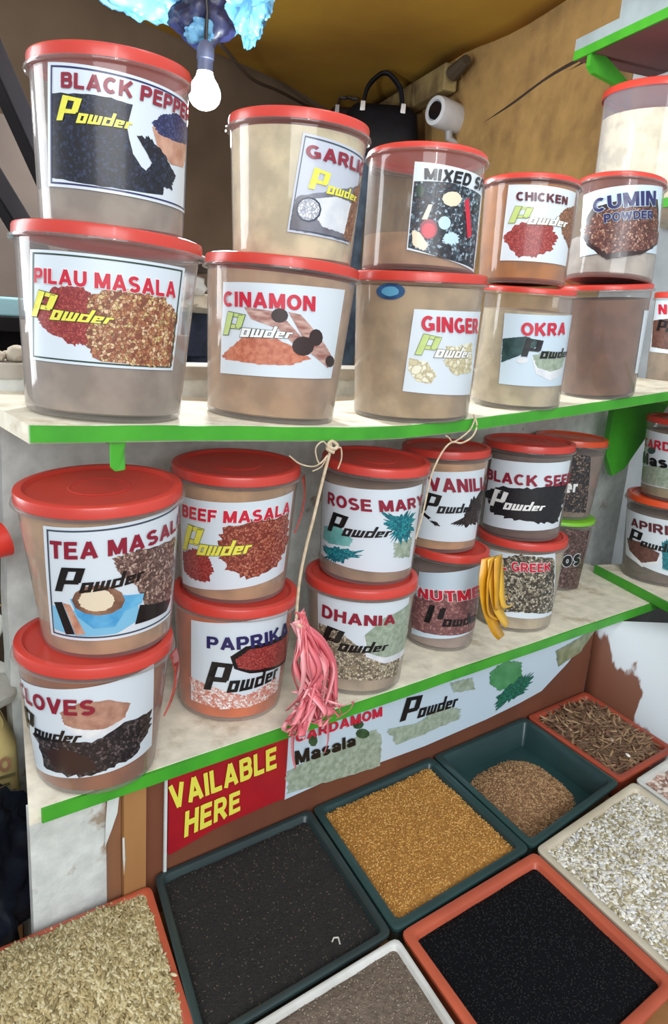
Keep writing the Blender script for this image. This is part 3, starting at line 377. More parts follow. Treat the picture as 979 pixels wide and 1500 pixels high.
BAN=[('S', 'greygreen_powder', [[0.0209, 0.7983], [0.0812, 0.81], [0.1991, 0.818], [0.2163, 0.8037], [0.2239, 0.738], [0.1242, 0.7476], [0.0269, 0.7588]], 0.02), ('S', 'pod_green', [[0.0792, 0.8356], [0.0784, 0.8307], [0.0753, 0.8279], [0.0707, 0.8281], [0.066, 0.8311], [0.0623, 0.836], [0.0607, 0.8417], [0.0615, 0.8465], [0.0646, 0.8493], [0.0691, 0.8492], [0.0738, 0.8463], [0.0775, 0.8413]], 0.05), ('S', 'pod_green', [[0.1895, 0.8123], [0.188, 0.808], [0.1826, 0.8063], [0.1749, 0.8075], [0.167, 0.8114], [0.161, 0.8168], [0.1584, 0.8224], [0.16, 0.8266], [0.1652, 0.8284], [0.1728, 0.8272], [0.1807, 0.8235], [0.1869, 0.818]], 0.05), ('S', 'pod_green', [[0.1745, 0.8345], [0.1733, 0.8305], [0.1689, 0.8288], [0.1626, 0.8296], [0.1561, 0.8328], [0.1512, 0.8375], [0.1491, 0.8424], [0.1503, 0.8463], [0.1546, 0.8481], [0.1608, 0.8473], [0.1673, 0.8441], [0.1723, 0.8394]], 0.05), ('S', 'greygreen_powder', [[0.2287, 0.8083], [0.3031, 0.7969], [0.3627, 0.8129], [0.4146, 0.7944], [0.4186, 0.7706], [0.2624, 0.7672]], 0.04), ('S', 'greygreen_powder', [[0.376, 0.8557], [0.4385, 0.8514], [0.4522, 0.8222], [0.3918, 0.8327]], 0.08), ('S', 'leaf_green', [[0.4906, 0.8506], [0.5333, 0.8625], [0.5835, 0.8468], [0.5957, 0.803], [0.5278, 0.7979], [0.4911, 0.8245]], 0.04), ('S', 'emerald_leaf', [[0.5202, 0.79], [0.5903, 0.8146], [0.6312, 0.8073], [0.6182, 0.7762], [0.544, 0.7629], [0.5223, 0.7558]], 0.14), ('S', 'olive_leaf', [[0.6966, 0.8431], [0.8381, 0.8644], [0.7879, 0.8177], [0.7148, 0.8033]], 0.03), ('T', 'VAILABLE', 'lemon', [[-0.1785, 0.8511], [-0.0012, 0.8542], [0.0012, 0.8143], [-0.1725, 0.8094]], None, None), ('T', 'HERE', 'lemon', [[-0.1513, 0.7996], [-0.0623, 0.8004], [-0.0607, 0.7628], [-0.1525, 0.7535]], None, None), ('T', 'CARDAMOM', 'red', [[0.0337, 0.8646], [0.2116, 0.8578], [0.2139, 0.8375], [0.0341, 0.8465]], None, None), ('T', 'Masala', 'black', [[0.0337, 0.8324], [0.1569, 0.8229], [0.1592, 0.8005], [0.0369, 0.8056]], None, None), ('P', 'black', 'black', None, [[0.2654, 0.8575], [0.4013, 0.8394], [0.401, 0.8016], [0.2593, 0.8094]])]
# ------------------------------------------------------------------ setting: walls, canopy, floor
M_white = plain('white_paint', (206, 212, 210), .75, (182, 184, 178), 9, (.45, .7), .5, 40)
def chipped(name, base, dirt, scale=6, th=(.60, .64), bump=.6):
    if name in MATS: return MATS[name]
    m, nt, b = newmat(name); N = nt.nodes; Lk = nt.links
    tc = N.new('ShaderNodeTexCoord'); n = N.new('ShaderNodeTexNoise'); n.inputs['Scale'].default_value = scale; n.inputs['Detail'].default_value = 9; n.inputs['Roughness'].default_value = .62
    Lk.new(tc.outputs['Object'], n.inputs['Vector'])
    r = N.new('ShaderNodeValToRGB'); e = r.color_ramp.elements; e[0].position = th[0]; e[0].color = lin(base); e[1].position = th[1]; e[1].color = lin(dirt)
    Lk.new(n.outputs['Fac'], r.inputs[0])
    n2 = N.new('ShaderNodeTexNoise'); n2.inputs['Scale'].default_value = scale * 3.3; n2.inputs['Detail'].default_value = 7
    Lk.new(tc.outputs['Object'], n2.inputs['Vector'])
    mr = N.new('ShaderNodeMapRange'); mr.inputs[1].default_value = .3; mr.inputs[2].default_value = .7; mr.inputs[3].default_value = .8; mr.inputs[4].default_value = 1.06
    Lk.new(n2.outputs['Fac'], mr.inputs[0])
    hs = N.new('ShaderNodeHueSaturation'); Lk.new(r.outputs[0], hs.inputs['Color']); Lk.new(mr.outputs[0], hs.inputs['Value'])
    Lk.new(hs.outputs[0], b.inputs['Base Color']); b.inputs['Roughness'].default_value = .8
    bp = N.new('ShaderNodeBump'); bp.inputs['Strength'].default_value = bump; bp.inputs['Distance'].default_value = .006
    Lk.new(n.outputs['Fac'], bp.inputs['Height']); Lk.new(bp.outputs[0], b.inputs['Normal'])
    MATS[name] = m; return m
M_plaster = chipped('chipped_white_plaster', (212, 216, 212), (164, 148, 130), 11, (.60, .66), .9)
M_shelftop = chipped('worn_white_shelf_paint', (236, 229, 210), (190, 172, 142), 11, (.55, .70), .3)
M_green = plain('green_gloss_paint', (72, 168, 44), .45, (60, 150, 40), 14, bump=.15, bscale=60)
M_mud = chipped('ochre_mud_wall', (172, 136, 82), (130, 98, 62), 4.5, (.5, .74), 1.0)
M_canopy = plain('ochre_canopy', (178, 138, 42), .8, (156, 114, 34), 2.0, bump=.25, bscale=3)
M_backwall = plain('grey_brown_wall', (112, 94, 78), .85, (88, 72, 58), 2.2, bump=.4, bscale=8)
M_brown = plain('brown_board', (122, 72, 50), .6, (104, 60, 42), 6, bump=.2, bscale=30, stretch=(1, 1, .2))
M_tanwood = plain('tan_wood', (176, 128, 78), .6, (150, 104, 62), 8, bump=.2, bscale=40, stretch=(1, 1, .12))
M_pinkboard = plain('pink_brown_board', (128, 84, 84), .7, (110, 70, 70), 5)
M_rafter = plain('rafter_wood', (150, 130, 84), .75, (110, 90, 58), 12, bump=.4, bscale=40)
mx, my = .32, .947                       # direction in which the right-hand unit runs
def along(P, t, off=0): return (P[0] + mx * t + my * off, P[1] + my * t - mx * off)
def slab(mb, P, t0, t1, o0, o1, z0, z1, mi=0):
    c = [along(P, t0, o0), along(P, t1, o0), along(P, t1, o1), along(P, t0, o1)]
    mb.prism([(x, y, z0) for x, y in c], [(x, y, z1) for x, y in c], mi)
def struct(mb, name, mat, **k):
    o = mb.build(name, mat, **k); o['kind'] = 'structure'; return o
b = MB(); b.box(-3.5, 4.5, -3.5, 4.5, -.05, 0); struct(b, 'floor', plain('packed_earth', (120, 104, 88), .9, (96, 82, 68), 4, bump=.4), smooth=False)
# low white wall behind the shelves; its worn left edge is irregular
b = MB(); lf = []; n = 26; rng = random.Random(3)
L_ = [(-.303 - .004 * rng.random(), .0 + 1.372 * i / n) for i in range(n + 1)]
loop = L_ + [(1.34, 1.372), (1.34, 0)]
b.prism([(x, .30, z) for x, z in loop[::-1]], [(x, .335, z) for x, z in loop[::-1]])
struct(b, 'wall_back', M_plaster, smooth=False)
b = MB(); b.box(-.31, 1.30, .295, .375, 1.372, 1.392); struct(b, 'trim_1', plain('dusty_ledge', (186, 182, 172), .85, (160, 152, 140), 14, bump=.4), smooth=False)
b = MB(); b.box(-.358, -.262, .03, .042, 0, .879); struct(b, 'wall_front', M_plaster, smooth=False)
b = MB(); b.box(-.262, -.244, .024, .06, 0, .879); struct(b, 'trim_2', plain('red_brown_wood', (150, 104, 74), .6, (128, 86, 60), 9, stretch=(1, 1, .1)), smooth=False)
b = MB(); b.box(-.243, -.212, .016, .06, 0, .879); b.box(-.2445, -.2425, .0155, .02, .74, .80); struct(b, 'trim_3', M_tanwood, smooth=False)
# peeling white paint on the post
b = MB(); b.add([(-.262, .0225, .87), (-.246, .0215, .872), (-.25, .0205, .838), (-.258, .0205, .815), (-.2665, .0225, .79), (-.265, .0225, .83)], [(0, 5, 4, 3, 2, 1)]);
b.add([(-.2455, .0148, .80), (-.243, .0148, .80), (-.242, .0148, .765), (-.2435, .0148, .742), (-.2452, .0148, .77)], [(0, 4, 3, 2, 1)])
o = b.build('paint_flake', M_white, smooth=False); sd = o.modifiers.new('s', 'SOLIDIFY'); sd.thickness = .0008
tag(o, 'curling flake of white paint peeling from the tan post under the shelf', 'paint flake')
# brown board under the shelf
b = MB(); b.box(-.212, .845, .03, .055, 0, .879); struct(b, 'wall_left', M_brown, smooth=False)
# right-hand board turning towards the viewer, with flaking white paint
def white_brown(name):
    m, nt, bs = newmat(name); N = nt.nodes; Lk = nt.links
    tc = N.new('ShaderNodeTexCoord'); s = N.new('ShaderNodeSeparateXYZ'); Lk.new(tc.outputs['Object'], s.inputs[0])
    nz = N.new('ShaderNodeTexNoise'); nz.inputs['Scale'].default_value = 26; nz.inputs['Detail'].default_value = 5
    mp = N.new('ShaderNodeMapping'); mp.inputs['Scale'].default_value = (1, 1, .18); Lk.new(tc.outputs['Object'], mp.inputs[0]); Lk.new(mp.outputs[0], nz.inputs['Vector'])
    a = N.new('ShaderNodeMath'); a.operation = 'MULTIPLY_ADD'; a.inputs[1].default_value = -1.0; a.inputs[2].default_value = -.02; Lk.new(s.outputs[1], a.inputs[0])   # farther to the viewer = whiter
    z = N.new('ShaderNodeMath'); z.operation = 'MULTIPLY_ADD'; z.inputs[1].default_value = .9; z.inputs[2].default_value = -.648; Lk.new(s.outputs[2], z.inputs[0])
    ad = N.new('ShaderNodeMath'); Lk.new(a.outputs[0], ad.inputs[0]); Lk.new(z.outputs[0], ad.inputs[1])
    a2 = N.new('ShaderNodeMath'); a2.operation = 'MULTIPLY_ADD'; a2.inputs[1].default_value = .16; Lk.new(nz.outputs['Fac'], a2.inputs[0]); Lk.new(ad.outputs[0], a2.inputs[2])
    r = N.new('ShaderNodeValToRGB'); e = r.color_ramp.elements; e[0].position = .150; e[0].color = lin((116, 70, 50)); e[1].position = .158; e[1].color = lin((202, 210, 216))
    Lk.new(a2.outputs[0], r.inputs[0]); Lk.new(r.outputs[0], bs.inputs['Base Color']); bs.inputs['Roughness'].default_value = .6
    return m
b = MB(); V = []; F = []
nn_, mm_ = 16, 10
for i in range(nn_ + 1):
    t = i / nn_
    bx, by = .846 - .10 * t, .03 - .62 * t           # foot of the board
    tx, ty = .846 + .30 * t, .03 - .20 * t           # its head leans outwards
    for j in range(mm_ + 1):
        s = j / mm_; zz = .0 if j == 0 else .62 + (.879 - .62) * (j - 1) / (mm_ - 1)
        k = 0 if j == 0 else (j - 1) / (mm_ - 1)
        V.append((bx + (tx - bx) * k, by + (ty - by) * k, zz))
for i in range(nn_):
    for j in range(mm_): a = i * (mm_ + 1) + j; F.append((a, a + mm_ + 1, a + mm_ + 2, a + 1))
o = mesh('wall_right', V, F, white_brown('flaking_white_on_brown')); o['kind'] = 'structure'
sd = o.modifiers.new('s', 'SOLIDIFY'); sd.thickness = .015; sd.offset = -1
# ochre mud wall behind, whitewashed where it faces the right-hand shelves
PW = (1.33, .2)
b = MB(); slab(b, PW, .47, 3.2, 0, .12, .0, 2.62); struct(b, 'wall_far_right', M_mud, smooth=False)
b = MB(); slab(b, PW, -.9, .468, .075, .19, .0, 2.62); struct(b, 'wall_near_right', plain('whitewash', (200, 208, 214), .8, (176, 184, 190), 8, bump=.4), smooth=False)
b = MB()
p0 = Vector((.30, 2.03)); d_ = Vector((.954, .30))
c = [p0 - d_ * .9, p0 + d_ * 2.4]
b.prism([(c[0].x, c[0].y, 0), (c[1].x, c[1].y, 0), (c[1].x, c[1].y + .1, 0), (c[0].x, c[0].y + .1, 0)], [(c[0].x, c[0].y, 2.9), (c[1].x, c[1].y, 2.9), (c[1].x, c[1].y + .1, 2.9), (c[0].x, c[0].y + .1, 2.9)])
struct(b, 'wall_far', M_backwall, smooth=False)
# canopy: a sagging ochre sheet
V = []; F = []; nu, nv = 30, 24
for j in range(nv + 1):
    for i in range(nu + 1):
        y = .35 + 2.6 * j / nv; xr = PW[0] + mx / my * (y - PW[1]) + .02; x = -1.4 + (xr + 1.4) * i / nu
        V.append((x, y, 2.5 + .012 * sin(x * 5 + y * 3) + .008 * sin(y * 9) + .02 * noise.noise((x * 2, y * 2, 0))))
for j in range(nv):
    for i in range(nu): a = j * (nu + 1) + i; F.append((a, a + nu + 1, a + nu + 2, a + 1))
o = mesh('ceiling', V, F, M_canopy); o['kind'] = 'structure'
sd = o.modifiers.new('s', 'SOLIDIFY'); sd.thickness = .01; sd.offset = 1

# ------------------------------------------------------------------ shelves
US = [(-.349, -.133), (-.167, -.139), (.023, -.148), (.172, -.152), (.302, -.147), (.584, -.13), (.769, -.117), (1.0, -.10), (1.08, -.095)]
def zu(x):
    x = max(US[0][0], min(US[-1][0], x))
    for (a, za), (b_, zb) in zip(US, US[1:]):
        if a <= x <= b_: return 1.490249 + za + (zb - za) * (x - a) / (b_ - a)
def plank(xs, zt, th, y0, y1, name, mat, parent):
    b = MB(); P = [(x, zt(x)) for x in xs]
    loop = P + [(x, z - th) for x, z in P[::-1]]
    b.prism([(x, y1, z) for x, z in loop], [(x, y0, z) for x, z in loop]); return b.build(name, mat, parent, smooth=False)
low = empty('shelf', (0, 0, .9))
tag(low, 'long lower white shelf board with green front edge above the spice banner', 'shelf')
xs = [-.358 + (1.18 + .358) * i / 24 for i in range(25)]
b = MB(); q_ = [(-.366, 0), (1.12, 0), (1.12, .3), (-.292, .3)]; b.prism([(x, y, -.02) for x, y in q_], [(x, y, 0) for x, y in q_]); b.build('board', M_shelftop, low, smooth=False)
plank([-.352 + (1.10 + .352) * i / 30 for i in range(31)], lambda x: -.001 - .002 * abs(noise.noise((x * 20, 0, 3))), .0185 , -.0045, .0, 'green_edge', M_green, low)
upp = empty('shelf', (0, 0, 0))
tag(upp, 'long upper shelf board bowed in the middle, green front edge, holding tall stacked tubs', 'shelf')
xs = [-.349 + (1.075 + .349) * i / 40 for i in range(41)]
plank(xs, lambda x: zu(x) - .0006, .02, .004, .30, 'board', M_shelftop, upp)
plank(xs, lambda x: zu(x) - .001 - .0015 * abs(noise.noise((x * 20, 0, 9))), .0175, -.001, .004, 'green_edge', M_green, upp)
# green stub bracket under the left end
b = MB(); z0 = zu(-.25) - .0195
b.prism([(-.262, .006, z0), (-.241, .006, z0), (-.241, .02, z0), (-.262, .02, z0)][::-1], [(-.263, .006, z0 - .03), (-.256, .006, z0 - .036), (-.243, .006, z0 - .034), (-.241, .02, z0 - .03)][::-1])
b.prism([(-.262, .02, z0), (-.241, .02, z0), (-.241, .29, z0), (-.262, .29, z0)][::-1], [(-.262, .02, z0 - .005), (-.241, .02, z0 - .005), (-.241, .29, z0 - .005), (-.262, .29, z0 - .005)][::-1])
b.build('bracket', M_green, upp, smooth=False, bevel=.002)
FR = (1.07, .19)
def rshelf(z, th, t0, t1, label, depth=.255, under=None, fascia=0):
    e = empty('shelf', (FR[0], FR[1], z)); e['label'] = label; e['category'] = 'shelf'
    b = MB(); slab(b, (0, 0), t0, t1, .006, depth, -th, 0)
    b.build('board', under or M_shelftop, e, smooth=False)
    b = MB(); slab(b, (0, 0), t0 - .001, t1, .0, .006, -th - .001, .0005); b.build('green_edge', M_green, e, smooth=False)
    if fascia:
        b = MB(); slab(b, (0, 0), t0, .235, .001, .02, .0008, fascia); slab(b, (0, 0), .235, t1, .001, .02, .0008, .028); b.build('fascia', plain('whitewash_board', (160, 174, 178), .7, (140, 152, 156), 10), e, smooth=False)
    return e
rshelf(.921, .019, -.62, .0, 'short right-hand lower shelf with green edge under the grey powder tub')
e2 = rshelf(1.366, .018, -.62, .07, 'short right-hand middle shelf with green edge meeting the bowed shelf')
b = MB(); pr = [(.02, -.0185), (.02, -.10), (.06, -.14), (.09, -.13), (.17, -.0185)]
def tri_bracket(par, pr, t0, th):
    b = MB()
    A = [(*along((0, 0), t0, o), z) for o, z in pr]; B = [(*along((0, 0), t0 + th, o), z) for o, z in pr]
    b.prism(A, B); return b.build('bracket', M_green, par, smooth=False)
tri_bracket(e2, [(.02, -.0185), (.02, -.17), (.05, -.225), (.085, -.205), (.2, -.0185)][::-1], .05, .018)
rshelf(1.786, .018, -.62, .25, 'high right-hand shelf with green edge carrying the biggest tub')
e4 = rshelf(2.184, .02, -.62, .40, 'topmost right-hand shelf with pink-brown underside and white fascia', under=M_pinkboard, fascia=.16)
tri_bracket(e4, [(.004, -.0205), (.004, -.048), (.02, -.062), (.14, -.088), (.15, -.078), (.05, -.0205)][::-1], .33, .016)

# ------------------------------------------------------------------ table under the trays
tb = empty('display_table', (.2, -.25, 0)); tag(tb, 'wooden display table under the trays of loose spices', 'table')
b = MB(); b.box(-.95, .55, -.68, .265, .632, .652); b.build('tabletop', M_tanwood, tb, smooth=False)
for x in (-.88, .48):
    for y in (-.62, .2):
        b = MB(); b.box(x - .025, x + .025, y - .025, y + .025, 0, .632); b.build('leg', M_tanwood, tb, smooth=False)

# ------------------------------------------------------------------ banner under the lower shelf
ban = empty('banner', (0, .026, .75)); tag(ban, 'printed spice banner under the lower shelf reading AVAILABLE HERE', 'banner')
def flat(x, z, off): return (x, -.003 - off, z - .75)
def fsheet(q, mat, name, off): return sheet_on(q, flat, off, mat, ban, 12, 2, name)
def strip(x0, x1, top, bots, mat, name, off):
    V = []; F = []
    for i, (x, zb) in enumerate(bots):
        V += [flat(x, top, off), flat(x, zb, off), (x, .0, zb - .75), (x, .0, top - .75)]
    for i in range(len(bots) - 1):
        a = 4 * i
        for k in range(4): F.append((a + k, a + (k + 1) % 4, a + 4 + (k + 1) % 4, a + 4 + k))
    F.append((0, 3, 2, 1)); k = 4 * (len(bots) - 1); F.append((k, k + 1, k + 2, k + 3))
    return mesh(name, V, F, mat, ban, smooth=False)
strip(0, 0, .878, [(-.176, .738), (-.172, .735), (-.1, .748), (0, .752), (.022, .751)], plain('banner_red', (176, 28, 38), .4, (158, 24, 36), 14, coat=.3), 'red_panel', 0)
strip(0, 0, .878, [(.0221, .749), (.1, .752), (.2, .746), (.33, .741), (.5, .744), (.6, .750), (.67, .758), (.75, .802), (.83, .868)], PR['paper_blue'], 'white_panel', 0)
strip(0, 0, .878, [(-.182, .70), (-.178, .70)], M_white, 'white_margin', .0004)
for it in BAN:
    if it[0] == 'S': blob_on(it[2], it[3], flat, .0004 + .00012 * BAN.index(it), PR[it[1]], ban)
    elif it[0] == 'T':
        
        text_on(it[1], it[3], it[4], flat, .0024, PR[it[2]], ban)
    else: logo_on(it[4], it[1], it[2], it[3], flat, .0012, ban)
# ------------------------------------------------------------------ spice tubs
def plastic(name, tint=(186, 180, 176), clear=.62, rough=.16):
    if name in MATS: return MATS[name]
    m, nt, bs = newmat(name); N = nt.nodes; Lk = nt.links
    bs.inputs['Base Color'].default_value = lin(tint); bs.inputs['Roughness'].default_value = .6; bs.inputs['Specular IOR Level'].default_value = .1
    tr = N.new('ShaderNodeBsdfTransparent'); tr.inputs[0].default_value = (.97, .97, .97, 1)
    mix = N.new('ShaderNodeMixShader'); lw = N.new('ShaderNodeLayerWeight'); lw.inputs[0].default_value = .25
    mr = N.new('ShaderNodeMapRange'); mr.inputs[3].default_value = 1 - clear; mr.inputs[4].default_value = .6
    Lk.new(lw.outputs['Facing'], mr.inputs[0]); Lk.new(mr.outputs[0], mix.inputs[0])
    Lk.new(tr.outputs[0], mix.inputs[1]); Lk.new(bs.outputs[0], mix.inputs[2])
    gl = N.new('ShaderNodeBsdfGlossy'); gl.inputs['Roughness'].default_value = .09; l2 = N.new('ShaderNodeLayerWeight'); l2.inputs[0].default_value = .5
    pw = N.new('ShaderNodeMath'); pw.operation = 'POWER'; pw.inputs[1].default_value = 4; Lk.new(l2.outputs['Facing'], pw.inputs[0])
    fr = N.new('ShaderNodeMath'); fr.operation = 'MULTIPLY_ADD'; fr.inputs[1].default_value = .6; fr.inputs[2].default_value = .045; Lk.new(pw.outputs[0], fr.inputs[0])
    m2 = N.new('ShaderNodeMixShader'); Lk.new(fr.outputs[0], m2.inputs[0]); Lk.new(mix.outputs[0], m2.inputs[1]); Lk.new(gl.outputs[0], m2.inputs[2])
    Lk.new(m2.outputs[0], N['Material Output'].inputs[0]); MATS[name] = m; return m
PL = plastic('milky_plastic', clear=.89)
M_lid = plain('red_lid_plastic', (222, 76, 64), .36, (212, 68, 57), 10, coat=.25)
def translucent(m, c, f=.3):
    nt = m.node_tree; N = nt.nodes; out = N['Material Output']; t = N.new('ShaderNodeBsdfTranslucent'); t.inputs[0].default_value = lin(c); mx_ = N.new('ShaderNodeMixShader'); mx_.inputs[0].default_value = f
    nt.links.new(N['Principled BSDF'].outputs[0], mx_.inputs[1]); nt.links.new(t.outputs[0], mx_.inputs[2]); nt.links.new(mx_.outputs[0], out.inputs[0])
translucent(M_lid, (240, 96, 80), .16)
M_lid_or = plain('orange_lid_plastic', (226, 84, 40), .36, (214, 76, 38), 10, coat=.25)
M_lid_li = plain('lime_lid_plastic', (132, 204, 48), .36, (120, 190, 44), 10, coat=.25)
def powder(c):
    c = tuple(min(238, int(v * 1.12)) for v in c)
    return _powder(c)
def _powder(c): return plain('powder_%d_%d_%d' % c, c, .9, tuple(int(v * .86) for v in c), 26, (.4, .62), .12, 240)
def tub(key, label, cat, fill, colour, group, lid=M_lid, recess=.0042, body=None, segs=72, handle=None, skirt=.0135):
    s, n, z, rb, rl, h, tx, ty = TB[key]
    ax = Vector((tx, ty, 1)).normalized(); e1 = (Vector((1, 0, 0)) - ax * ax.x).normalized(); e2 = ax.cross(e1)
    R = Matrix((e1, e2, ax)).transposed()
    root = empty('spice_tub', (s, n, z + .0003), R.to_euler()); tag(root, label, cat, group)
    rt = rl * .965; hb = h - .018; sl = (rt - rb) / hb
    rad = lambda q: rb + sl * q
    fl = rl * (1.03 if skirt < .02 else .975)
    b = MB(); b.lathe([(0, .004), (rb - .012, .004), (rb - .008, 0), (rb - .004, 0), (rb - .001, .002), (rad(.006), .006), (rad(hb * .5), hb * .5), (rad(hb), hb), (rt + .001, h - .0175), (fl, h - .0175), (fl + .0006, h - .0165), (fl, h - skirt - .0004), (rl * .975, h - skirt - .0002), (rl * .975, h - .006)], segs)
    b.build('body', body or PL, root, sharp=50)
    fh = .006 + (hb - .006) * fill
    g = .0014
    prof = [(0, .0055), (rb - .008, .0055), (rad(.008) - g, .008), (rad(fh * .5) - g, fh * .5), (rad(fh) - g, fh), (rad(fh) * .6, fh + .002), (0, fh + .003)]
    b = MB(); b.lathe(prof, 48)
    b.build('contents', powder(colour), root, sharp=60)
    b = MB()
    if recess > .001: prof = [(0, h - .0042), (rl * .30, h - .0042), (rl * .845, h - .0046), (rl * .865, h - .004), (rl * .895, h - .0003), (rl * .955, h), (rl * .99, h - .0012), (rl, h - .0035), (rl * 1.0, h - skirt), (rl * .985, h - skirt)]
    else: prof = [(0, h - .0045), (rl * .95, h - .0045), (rl * .99, h - .006), (rl, h - .0075), (rl, h - skirt), (rl * .985, h - skirt)]
    prof = [(r, q) for r, q in prof][::-1]
    b.lathe(prof + [], segs)
    b.lathe([(rl * .985, h - skirt), (rl * .96, h - .0062), (0, h - .0062)][::-1], segs)
    if recess > .001 and segs > 60:        # faint moulded ring on the lid
        b.lathe([(rl * .34, h - .0041), (rl * .35, h - .0034), (rl * .37, h - .0034), (rl * .38, h - .0041)][::-1], 48)
    b.build('lid', lid, root, sharp=45)
    def surf(th, q, off):
        r = rad(q) + off; return (r * cos(th), r * sin(th), q)
    Lb = LB.get(key)
    if Lb:
        q = Lb['q']
        sh = sheet_on(q, surf, .0005, PR[Lb['paper']], root, 36, 6, 'label_sheet')
        if Lb['border']: border_on(q, surf, .0009, PR[Lb['border']], sh)
        k = 0
        for it in Lb['items']:
            if it[0] == 'S': blob_on(it[2], it[3], surf, .0008 + .00008 * k, PR[it[1]], sh); k += 1
            elif it[0] == 'T':
                if it[5]: text_on(it[1], it[3], it[4], surf, .0014, PR[it[5]], sh, grow=.04, name='lettering_outline')
                text_on(it[1], it[3], it[4], surf, .0020, PR[it[2]], sh)
            else: logo_on(it[4], it[1], it[2], it[3], surf, .0016, sh)
    if handle is not None:                  # folded carrying strap hanging at the side
        b = MB(); a0 = handle; r0 = fl + .002; w = .011
        pts = []
        for i in range(13):
            t = i / 12; pts.append((a0 + .10 * sin(t * pi), h - .014 - .085 * t, r0 + .006 * sin(t * pi) - .008 * t))
        V = []; F = []
        for (a, q, r) in pts:
            for da, dr in ((-w / r0, 0), (w / r0, 0), (w / r0, .002), (-w / r0, .002)): V.append(((r + dr) * cos(a + da), (r + dr) * sin(a + da), q))
        for i in range(12):
            for c_ in range(4): F.append((i * 4 + c_, i * 4 + (c_ + 1) % 4, i * 4 + 4 + (c_ + 1) % 4, i * 4 + 4 + c_))
        F += [(3, 2, 1, 0), (48, 49, 50, 51)]
        mesh('handle', V, F, plastic('red_clear_plastic', (196, 60, 44), .35), root)
    return root
G1 = 'stacked spice tubs on the upper shelf'; G2 = 'stacked spice tubs on the lower shelf'; G3 = 'spice tubs on the right-hand shelves'
A = 'red-lidded tub labelled '
tub('pilau', A + 'PILAU MASALA over red and brown spice heaps', 'tub', .52, (152, 136, 124), G1)
tub('bp', A + 'BLACK PEPPER over dark peppercorns, nearest the glowing bulb', 'tub', .24, (152, 142, 130), G1)
tub('cin', A + 'CINAMON with cinnamon sticks', 'tub', .985, (172, 138, 108), G1)
tub('garlic', A + 'GARLIC, cream powder filling it, stacked on the cinnamon tub', 'tub', .985, (214, 198, 164), G1)
g_ = tub('ging', A + 'GINGER with small blue oval sticker under the rim', 'tub', .985, (172, 148, 116), G1)
tub('mixed', A + 'MIXED SPICES, half-empty, bowls and chillies printed on it', 'tub', .30, (160, 126, 98), G1, recess=0)
tub('okra', A + 'OKRA in red, green pods and bowl printed', 'tub', .86, (182, 168, 140), G1, recess=0)
tub('chick', A + 'CHICKEN over a heap of red powder', 'tub', .985, (168, 104, 40), G1, recess=0)
tub('brown', 'red-lidded tub of dark brown powder with no label on its front', 'tub', .93, (112, 76, 60), G1, recess=0)
tub('cumin', A + 'CUMIN POWDER in navy over a dark bowl of seeds', 'tub', .42, (172, 164, 156), G1, recess=0)
tub('clov', A + 'CLOVES, at the left front of the lower shelf', 'tub', .985, (142, 74, 24), G2, handle=-.75)
tub('tea', A + 'TEA MASALA with a blue coffee cup, big lid in view', 'tub', .985, (178, 142, 106), G2)
tub('pap', A + 'PAPRIKA, orange powder inside, beside pink ribbons', 'tub', .985, (206, 92, 10), G2)
tub('beef', A + 'BEEF MASALA over red crumbs', 'tub', .985, (176, 138, 100), G2, handle=-.72)
tub('dha', A + 'DHANIA over coriander seeds and a bowl', 'tub', .985, (172, 154, 132), G2)
tub('rose', A + 'ROSE MARY with teal herb sprigs', 'tub', .90, (150, 130, 104), G2)
tub('nut', A + 'NUTMEG in red over brown nutmegs', 'tub', .84, (150, 130, 120), G2)
tub('van', A + 'VANILLA with dark pods, stacked on the nutmeg tub', 'tub', .97, (178, 138, 100), G2)
tub('greek', A + 'ORIENTAL GREEK over pale seeds, behind a yellow strip', 'tub', .97, (178, 162, 136), G2)
tub('bseed', A + 'BLACK SEED with white script on a black heap', 'tub', .97, (92, 72, 64), G2)
tub('jarb', 'narrow tub with lime green lid at the back right of the lower shelf', 'tub', .9, (128, 112, 102), G2, lid=M_lid_li, recess=0)
tub('jart', 'dark herb-printed tub with orange-red lid standing on the lime-lidded tub', 'tub', .9, (120, 100, 88), G2, lid=M_lid_or)
tub('cap', 'orange-lidded tub of grey powder on the right-hand lower shelf', 'tub', .9, (104, 92, 82), G3, lid=M_lid_or)
tub('card', A + 'CARDAMOM Masala, on the orange-lidded tub at right', 'tub', .9, (156, 150, 116), G3)
tub('nut2', 'red-lidded tub cut by the right frame edge on the middle right-hand shelf', 'tub', .84, (146, 126, 104), G3)
tub('big', 'largest clear tub, cream powder, red lid, on the high right-hand shelf', 'tub', .80, (206, 196, 170), G3, body=plastic('clear_plastic', (214, 212, 222), .84), recess=0, skirt=.0225)
# blue sticker on the ginger tub
s, n, z, rb, rl, h, tx, ty = TB['ging']; sl = (rl * .965 - rb) / (h - .018)
def gs(th, q, off): r = rb + sl * q + off; return (r * cos(th), r * sin(th), q)
st = blob_on(BADGE, 0, gs, .0008, plain('sticker_blue', (44, 92, 140), .35, (30, 70, 112), 60, coat=.4), g_, 'sticker')
cb = (sum(p[0] for p in BADGE) / len(BADGE), sum(p[1] for p in BADGE) / len(BADGE))
blob_on([(cb[0] + (p[0] - cb[0]) * .6, cb[1] + (p[1] - cb[1]) * .6) for p in BADGE], .03, gs, .0011, plain('sticker_light_blue', (92, 160, 196), .35, coat=.4), st, 'printed_picture')
